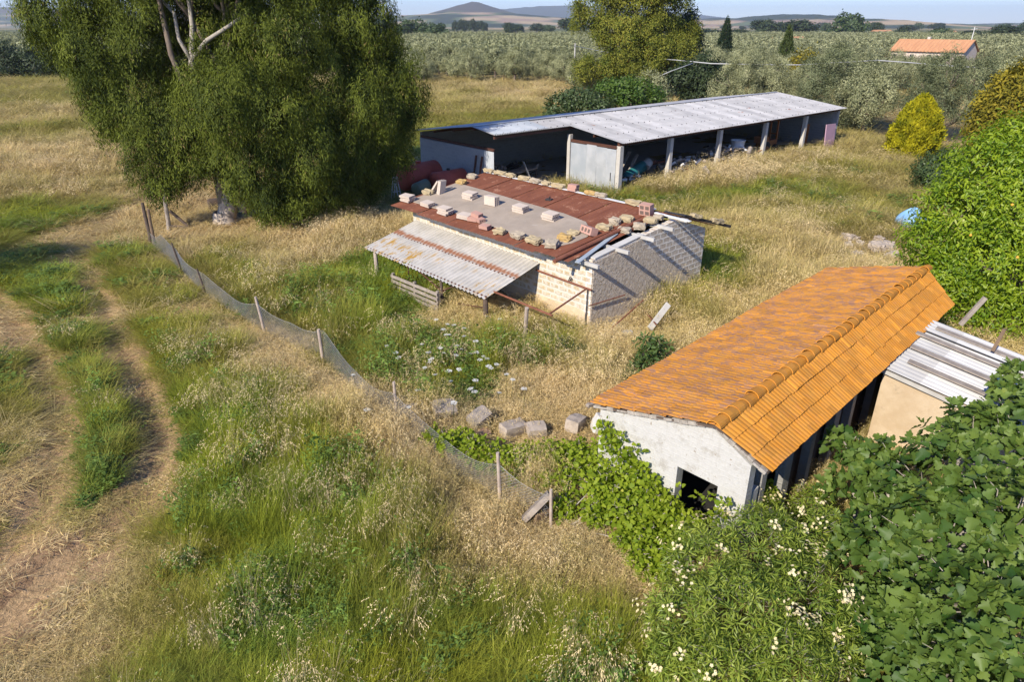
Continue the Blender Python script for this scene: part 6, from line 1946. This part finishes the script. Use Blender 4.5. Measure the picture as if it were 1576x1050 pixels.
ii, jj = np.meshgrid(np.arange(len(hx) - 1), np.arange(len(hy) - 1), indexing='ij'); ny_ = len(hy)
q = np.stack([ii * ny_ + jj, (ii + 1) * ny_ + jj, (ii + 1) * ny_ + jj + 1, ii * ny_ + jj + 1], -1).reshape(-1, 4)
a1 = vnoise(fx / 130. + .3 * fbm(fx / 90., fy / 90., 72), fy / 210., 71); a2 = fbm(fx / 45., fy / 45., 73)
wood = np.array([.035, .05, .022]); pale = np.array([.46, .35, .20]); tan = np.array([.36, .25, .17]); grn = np.array([.12, .15, .06])
hc = np.where((a1 < .36)[:, None], pale, np.where((a1 < .48)[:, None], tan, np.where((a1 < .66)[:, None], grn, wood)))
apex = at_depth(728, 0, 4200)
cone = np.hypot(fx - apex.x, fy - 4200) / 400
up_ = np.clip((fz - 62) / 14 + (a2 - .5) * 1.5, 0, 1)
near_r = np.clip((fz - 24) / 8 + (a2 - .5) * 2.4, 0, 1) * (fx > 900)
hc = hc * (1 - up_[:, None]) + np.array([.085, .075, .06]) * up_[:, None]
hc = hc * (1 - near_r[:, None]) + wood * near_r[:, None]
farm = (fy > 5000)[:, None]
hc = np.where(farm, np.array([.05, .06, .03]), hc)
hills = coloured('hills', np.stack([fx, fy, fz], 1), q, hc); tag(hills, kind='structure')

# ------------------------------------------------------------------ grass
def tuft_mesh(name, seed, n, spread, h, w, lean, curl, seg=3, heads=0, head_len=.05, lie=0.0):
    rng = np.random.default_rng(seed); V = []; F = []; T = []
    for i in range(n):
        a = rng.random() * 6.283; r_ = spread * math.sqrt(rng.random())
        bx, by = r_ * math.cos(a), r_ * math.sin(a)
        hh = h * rng.uniform(.55, 1.1); an = rng.random() * 6.283; le = lean * rng.uniform(.2, 1.2)
        dx, dy = math.cos(an), math.sin(an); sx, sy = -dy, dx
        tl = rng.random(); b0 = len(V)
        ww = w * rng.uniform(.7, 1.3)
        for k in range(seg + 1):
            t = k / seg
            off = le * hh * t + curl * hh * t * t
            z = hh * t * (1 - lie) - curl * .45 * hh * t * t + .01
            wk = ww * (1 - .85 * t)
            px, py = bx + dx * off, by + dy * off
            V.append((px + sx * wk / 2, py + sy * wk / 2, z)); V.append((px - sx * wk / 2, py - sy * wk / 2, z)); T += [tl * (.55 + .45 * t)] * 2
        for k in range(seg): F.append((b0 + 2 * k, b0 + 2 * k + 1, b0 + 2 * k + 3, b0 + 2 * k + 2))
        if heads and i % heads == 0:
            p = np.array([px, py, z])
            for j in range(8):
                q_ = p + np.array([dx, dy, -.2]) * j * head_len * .5 + rng.normal(size=3) * head_len * .25 - np.array([0, 0, j * head_len * .25])
                dd = np.array([dx * .6, dy * .6, -.8]) + rng.normal(size=3) * .4; dd /= np.linalg.norm(dd); ss = np.cross(dd, rng.normal(size=3)); ss /= np.linalg.norm(ss)
                b1 = len(V)
                for c in (q_, q_ + dd * head_len * .45 + ss * head_len * .12, q_ + dd * head_len, q_ + dd * head_len * .45 - ss * head_len * .12): V.append(tuple(c)); T.append(.75 + .4 * rng.random())
                F.append((b1, b1 + 1, b1 + 2, b1 + 3))
    return np_mesh(name, np.array(V), np.array(F).ravel(), np.arange(len(F)) * 4, M['grass'], np.array(T))


def weed_mesh(name, seed, n, h, L, W):
    """leafy herb: stems set with small leaves"""
    rng = np.random.default_rng(seed); P, D, N_, l, w, t = [], [], [], [], [], []
    for i in range(n):
        a = rng.random() * 6.283; r_ = .16 * math.sqrt(rng.random()); hh = h * rng.uniform(.5, 1.1); le = rng.normal(size=2) * .2
        ct = rng.random()
        for k in range(9):
            z = hh * (.15 + .85 * k / 8); an = rng.random() * 6.283
            P.append((r_ * math.cos(a) + le[0] * z, r_ * math.sin(a) + le[1] * z, z)); D.append((math.cos(an), math.sin(an), rng.uniform(-.1, .7))); N_.append((0, 0, 1) + rng.normal(size=3) * .4)
            s_ = L * rng.uniform(.5, 1.2) * (1.1 - .5 * k / 8); l.append(s_); w.append(W * s_ / L); t.append(.5 * ct + .5 * rng.random())
    V, F, S, k = leaf_arrays(np.array(P, float), np.array(D), np.array(N_), np.array(l), np.array(w), T_DIAMOND)
    return np_mesh(name, V, F, S, M['grass'], np.repeat(np.array(t), k))


def litter_mesh(name, seed, n, spread, L, W):
    rng = np.random.default_rng(seed)
    a = rng.random(n) * 6.283; r_ = spread * np.sqrt(rng.random(n))
    P = np.stack([r_ * np.cos(a), r_ * np.sin(a), .01 + .04 * rng.random(n)], 1)
    b = rng.random(n) * 6.283
    D = np.stack([np.cos(b), np.sin(b), rng.normal(size=n) * .22], 1); N_ = np.tile([0, 0, 1.], (n, 1)) + rng.normal(size=(n, 3)) * .3
    V, F, S, k = leaf_arrays(P, D, N_, L * rng.uniform(.5, 1.2, n), W * rng.uniform(.6, 1.2, n), T_DIAMOND)
    return np_mesh(name, V, F, S, M['grass'], np.repeat(rng.random(n), k))


tufts = bpy.data.collections.new('tufts')
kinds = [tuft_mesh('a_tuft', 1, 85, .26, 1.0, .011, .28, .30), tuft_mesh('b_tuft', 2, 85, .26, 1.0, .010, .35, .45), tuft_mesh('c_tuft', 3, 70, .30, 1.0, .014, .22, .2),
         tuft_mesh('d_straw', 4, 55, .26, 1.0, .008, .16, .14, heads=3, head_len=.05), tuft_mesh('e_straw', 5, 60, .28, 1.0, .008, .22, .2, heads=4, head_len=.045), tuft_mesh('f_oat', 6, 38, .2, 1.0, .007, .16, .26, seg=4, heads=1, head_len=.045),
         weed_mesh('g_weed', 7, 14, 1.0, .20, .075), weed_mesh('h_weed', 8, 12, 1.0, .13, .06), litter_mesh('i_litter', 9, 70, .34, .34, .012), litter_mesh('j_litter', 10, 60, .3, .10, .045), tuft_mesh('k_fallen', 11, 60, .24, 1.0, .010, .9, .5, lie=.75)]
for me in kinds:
    o = bpy.data.objects.new(me.name, me); tufts.objects.link(o)

FOOT = []                                                            # floors where nothing grows


def in_rect(x, y, org, rot, x0, x1, y0, y1):
    c, s = math.cos(rot), math.sin(rot); rx, ry = x - org[0], y - org[1]
    u = rx * c + ry * s; v = -rx * s + ry * c
    return (u > x0) & (u < x1) & (v > y0) & (v < y1)


def built(x, y):
    r_ = in_rect(x, y, MIDA, MID_ROT, -10.05, .04, -.04, 6.45)
    r_ |= in_rect(x, y, HR0, H_ROT, -2.66, .8, .12, 12.3) | in_rect(x, y, HR0, H_ROT, 1.0, 3.8, 6.1, 9.7)
    r_ |= in_rect(x, y, SR0, S_ROT, -.1, 27.9, .35, 12.1) | in_rect(x, y, SR0, S_ROT, -6.2, .1, 4.2, 12.1)
    return r_


def gn_scatter(name, pts, rot, scl, idx, col):
    me = bpy.data.meshes.new(name); me.vertices.add(len(pts)); me.vertices.foreach_set('co', pts.astype(np.float32).ravel())
    for nm, typ, key, arr in (('rot', 'FLOAT_VECTOR', 'vector', rot), ('scl', 'FLOAT_VECTOR', 'vector', scl), ('idx', 'INT', 'value', idx)):
        a = me.attributes.new(nm, typ, 'POINT'); a.data.foreach_set(key, np.ascontiguousarray(arr).ravel().astype(np.int32 if typ == 'INT' else np.float32))
    a = me.attributes.new('col', 'FLOAT_COLOR', 'POINT'); a.data.foreach_set('color', np.concatenate([col, np.ones((len(col), 1))], 1).astype(np.float32).ravel())
    me.materials.append(M['grass'])
    o = bpy.data.objects.new(name, me); link(o)
    ng = bpy.data.node_groups.get('scatter')
    if ng is None:
        ng = bpy.data.node_groups.new('scatter', 'GeometryNodeTree')
        ng.interface.new_socket('Geometry', in_out='INPUT', socket_type='NodeSocketGeometry'); ng.interface.new_socket('Geometry', in_out='OUTPUT', socket_type='NodeSocketGeometry')
        gi = ng.nodes.new('NodeGroupInput'); go = ng.nodes.new('NodeGroupOutput')
        ip = ng.nodes.new('GeometryNodeInstanceOnPoints'); ci = ng.nodes.new('GeometryNodeCollectionInfo')
        ci.inputs['Collection'].default_value = tufts; ci.inputs['Separate Children'].default_value = True; ci.inputs['Reset Children'].default_value = True
        mp = ng.nodes.new('GeometryNodeMeshToPoints')

        def na(nm, typ):
            n_ = ng.nodes.new('GeometryNodeInputNamedAttribute'); n_.data_type = typ; n_.inputs['Name'].default_value = nm
            return [s for s in n_.outputs if s.enabled and s.name == 'Attribute'][0]
        L_ = ng.links.new
        L_(gi.outputs[0], mp.inputs['Mesh']); L_(mp.outputs[0], ip.inputs['Points']); L_(ci.outputs[0], ip.inputs['Instance'])
        ip.inputs['Pick Instance'].default_value = True
        L_(na('idx', 'INT'), ip.inputs['Instance Index'])
        er = ng.nodes.new('FunctionNodeEulerToRotation'); L_(na('rot', 'FLOAT_VECTOR'), er.inputs[0]); L_(er.outputs[0], ip.inputs['Rotation'])
        L_(na('scl', 'FLOAT_VECTOR'), ip.inputs['Scale']); L_(ip.outputs[0], go.inputs[0])
    md_ = o.modifiers.new('scatter', 'NODES'); md_.node_group = ng
    return o


rng = np.random.default_rng(99)
DENS = 1.0
bands = [(6.3, 11, 34), (11, 16, 30), (16, 24, 20), (24, 36, 11), (36, 55, 5.5), (55, 90, 2.4), (90, 135, 1.1)]
PX, PY = [], []
for y0, y1, dn in bands:
    X1 = .84 * y1 + 5; n = int(2 * X1 * (y1 - y0) * dn * DENS)
    x = rng.uniform(-X1, X1, n); y = rng.uniform(y0, y1, n)
    k = np.abs(x) < .84 * y + 5
    PX.append(x[k]); PY.append(y[k])
x = np.concatenate(PX); y = np.concatenate(PY)
k = ~built(x, y)
x, y = x[k], y[k]
md = meadow(x, y)
rut = np.minimum(poly_dist(x, y, rutA), poly_dist(x, y, rutB))
inrut = 1 - np.clip((rut - .52 - .25 * (fbm(x * 1.5, y * 1.5, 97) - .5)) / .45, 0, 1)
cover = md[:, 2] * (1 - .8 * inrut) * np.clip(.25 + 1.9 * fbm(x * 1.1, y * 1.1, 98, 3), .4, 1)
r = rng.random((6, len(x)))
k = r[0] < np.clip(cover * 1.15, 0, 1)
x, y, md, r, inrut, rut = x[k], y[k], md[k], r[:, k], inrut[k], rut[k]
g_, h_, cov, bare = md.T
low = np.ones(len(x))
for px, py, r_, f_ in ((640, 500, 1.3, .4), (615, 480, 1.1, .45), (670, 515, 1.1, .4), (812, 545, .8, .45), (690, 690, .9, .35), (740, 695, .9, .35), (800, 690, .9, .4), (880, 690, 1.0, .4), (830, 830, .7, .4), (1010, 520, .9, .4), (1395, 365, 1.2, .4), (1340, 390, 2.2, .35), (560, 545, .7, .6)):
    p_ = at(px, py); dd_ = np.hypot(x - p_.x, y - p_.y); low = np.minimum(low, f_ + (1 - f_) * np.clip((dd_ - r_ * .7) / (r_ * .6), 0, 1))
fd = poly_dist(x, y, [p for p, _ in FP[:12]]); low = np.minimum(low, .5 + .5 * np.clip((fd - .35) / .5, 0, 1))
h_ = h_ * low * (1 - .88 * inrut) * np.clip(.35 + 1.3 * fbm(x * .8, y * .8, 91, 3), .5, 1.5)
n = len(x)
patch = fbm(x * 1.7, y * 1.7, 93, 3)
idx = np.zeros(n, int)
green = g_ > .30 + (r[1] - .5) * .3
weedy = (g_ > .5) & (patch > .58) & (r[2] < .55)
wz = np.hypot(x - at(690, 570).x, (y - at(690, 570).y) * .8) < 3.2
weedy |= wz & (g_ > .42) & (patch > .45) & (r[2] < .6)
idx = np.where(green, np.where(r[2] < .42, 0, np.where(r[2] < .8, 1, 2)), np.where(r[2] < .5, 3, 4))
idx = np.where(weedy, np.where(r[3] < .5, 6, 7), idx)
dist = np.hypot(x, y)
oat = (r[4] < .035) & (h_ > .45) & (dist < 60)
oat |= (r[4] < .13) & (h_ > .45) & (patch < .37) & (dist < 19) & (x < 2)
oat |= (r[4] < .3) & (h_ > 1.0) & (y > 38) & (x > 5)
idx = np.where((dist > 26) & ((idx == 3) | (idx == 4)) & (r[3] < .8), 2, idx)
idx = np.where(oat, 5, idx)
short = h_ < .2
idx = np.where(short & (r[5] < .6), 8, np.where(short & (r[5] < .85), 10, idx))
idx = np.where(short & (bare > .3) & (r[5] > .9), 9, idx)
wide = np.clip((dist / 15) ** .75, .85, 5.0)
hh = h_ * rng.uniform(.65, 1.2, n) * np.where(idx == 5, 1.45, 1.0) * np.where((g_ > .42) & (dist < 26) & (rut > 1.5), 1.35, 1.0)
flat = (idx == 8) | (idx == 9)
zs = np.where(flat, 1.0, np.clip(hh, .07, 1.4))
sc = np.stack([wide * rng.uniform(.8, 1.25, n), wide * rng.uniform(.8, 1.25, n), zs], 1)
wind = fbm(x * .3, y * .3, 95)
tilt = np.where(flat, .05, .12)
rot = np.stack([rng.normal(size=n) * tilt, rng.normal(size=n) * tilt + np.where(flat, 0, .10 * wind), rng.random(n) * 6.283], 1)
gcol = np.where(idx == 5, np.minimum(g_, .12), np.where(idx >= 8, np.minimum(g_ * .6, .3), g_ + np.where(weedy, .2, 0)))
col = sward_col(np.clip(gcol + rng.normal(size=n) * .07, 0, 1), rng.random(n), np.clip(fbm(x * .7, y * .7, 96) * 1.6 - .3 + rng.normal(size=n) * .15, 0, 1))
col = np.where((idx == 5)[:, None], np.array([.57, .45, .25]) * (.8 + .4 * rng.random((n, 1))), col)
col = np.where((weedy & (idx >= 6) & (idx <= 7))[:, None], (np.array([.14, .215, .04]) * (.75 + .5 * rng.random((n, 1)))), col)
col = col * (.85 + .3 * rng.random((n, 1)))
zz = ground_z(x, y) - .01
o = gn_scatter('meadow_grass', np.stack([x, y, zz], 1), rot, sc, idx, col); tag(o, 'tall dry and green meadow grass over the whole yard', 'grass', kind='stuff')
print('tufts', n)

# the far rows of the orchard, one mass
pts = np.array([(a, c, 0) for a, c in FAR_OLIVES])
of = bpy.data.collections.new('far_olives')
for i, me in enumerate(far_var): of.objects.link(bpy.data.objects.new('far_olive_%s' % 'abc'[i], me))
me = bpy.data.meshes.new('olive_grove'); me.vertices.add(len(pts)); me.vertices.foreach_set('co', pts.astype(np.float32).ravel())
for nm, typ, key, arr in (('rot', 'FLOAT_VECTOR', 'vector', np.stack([np.zeros(len(pts)), np.zeros(len(pts)), rng.random(len(pts)) * 6.28], 1)), ('scl', 'FLOAT_VECTOR', 'vector', np.repeat(rng.uniform(.8, 1.2, (len(pts), 1)), 3, 1)), ('idx', 'INT', 'value', rng.integers(0, 3, len(pts)))):
    a = me.attributes.new(nm, typ, 'POINT'); a.data.foreach_set(key, np.ascontiguousarray(arr).ravel().astype(np.int32 if typ == 'INT' else np.float32))
o = bpy.data.objects.new('olive_grove', me); link(o); tag(o, 'hazy mass of far olive rows', 'olive grove', kind='stuff')
ng = bpy.data.node_groups['scatter'].copy()
for nd in ng.nodes:
    if nd.bl_idname == 'GeometryNodeCollectionInfo': nd.inputs['Collection'].default_value = of
o.modifiers.new('scatter', 'NODES').node_group = ng
print('far olives', len(pts))

# ------------------------------------------------------------------ white wild carrot flowers among the weeds
def umbel():
    rng = np.random.default_rng(3); m = MB()
    m.path([(0, 0, 0), (.02, .01, .5), (0, 0, 1.0)], [.006, .005, .004], 5, cap=False)
    for k in range(9):
        a = k * .7; m.tube((0, 0, .97), (.05 * math.cos(a), .05 * math.sin(a), 1.02), .0025, 4)
    m.cur = 1
    for k in range(46):
        a = rng.random() * 6.283; r_ = .068 * math.sqrt(rng.random()); z = 1.03 + .012 * (1 - (r_ / .068) ** 2)
        c = Vector((r_ * math.cos(a), r_ * math.sin(a), z)); s_ = .011
        m.add([c + Vector((s_ * math.cos(b + a), s_ * math.sin(b + a), .002 * math.sin(3 * b))) for b in (0, 1.05, 2.1, 3.14, 4.19, 5.24)], [(0, 1, 2, 3, 4, 5)])
    return m.build('wild_carrot', [M['leaf_shrub'], M['umbel']])
um = umbel(); first_ = True
rr = random.Random(17)
fl_px = [(672, 491), (685, 499), (700, 502), (681, 508), (694, 514), (736, 526), (651, 530), (680, 533), (705, 541), (678, 545), (668, 552), (655, 565), (690, 571), (672, 580), (727, 586), (700, 563), (742, 548), (760, 560), (715, 520), (660, 545), (695, 590), (736, 600)]
while len(fl_px) < 50:
    fl_px.append((rr.gauss(705, 48), rr.gauss(560, 34)))
for (px, py) in fl_px:
    h = rr.uniform(.7, .98); p = at(px, py, h)
    o = um if first_ else um.copy()
    if not first_: link(o)
    first_ = False
    o.location = (p.x, p.y, 0); s_ = rr.uniform(.7, 1.3); o.scale = (s_, s_, h); o.rotation_euler = (rr.gauss(0, .08), rr.gauss(0, .08), rr.uniform(0, 6))
    tag(o, 'white flat topped wild carrot flower in weeds before the outbuilding', 'flower', 'white wild carrot flowers before the outbuilding')
# ------------------------------------------------------------------ the air
import os
t = NT('haze_air'); t.t.links.clear()
pv = t.n('ShaderNodeVolumePrincipled'); pv.inputs['Density'].default_value = 1.1e-4; pv.inputs['Color'].default_value = (.86, .93, 1.0, 1); pv.inputs['Anisotropy'].default_value = .2
t.l(pv.outputs[0], t.out.inputs['Volume'])
b = MB(); b.box((1000, 5300, 130), (21000, 13000, 286))
hz = b.build('haze', t.m); tag(hz, kind='stuff')
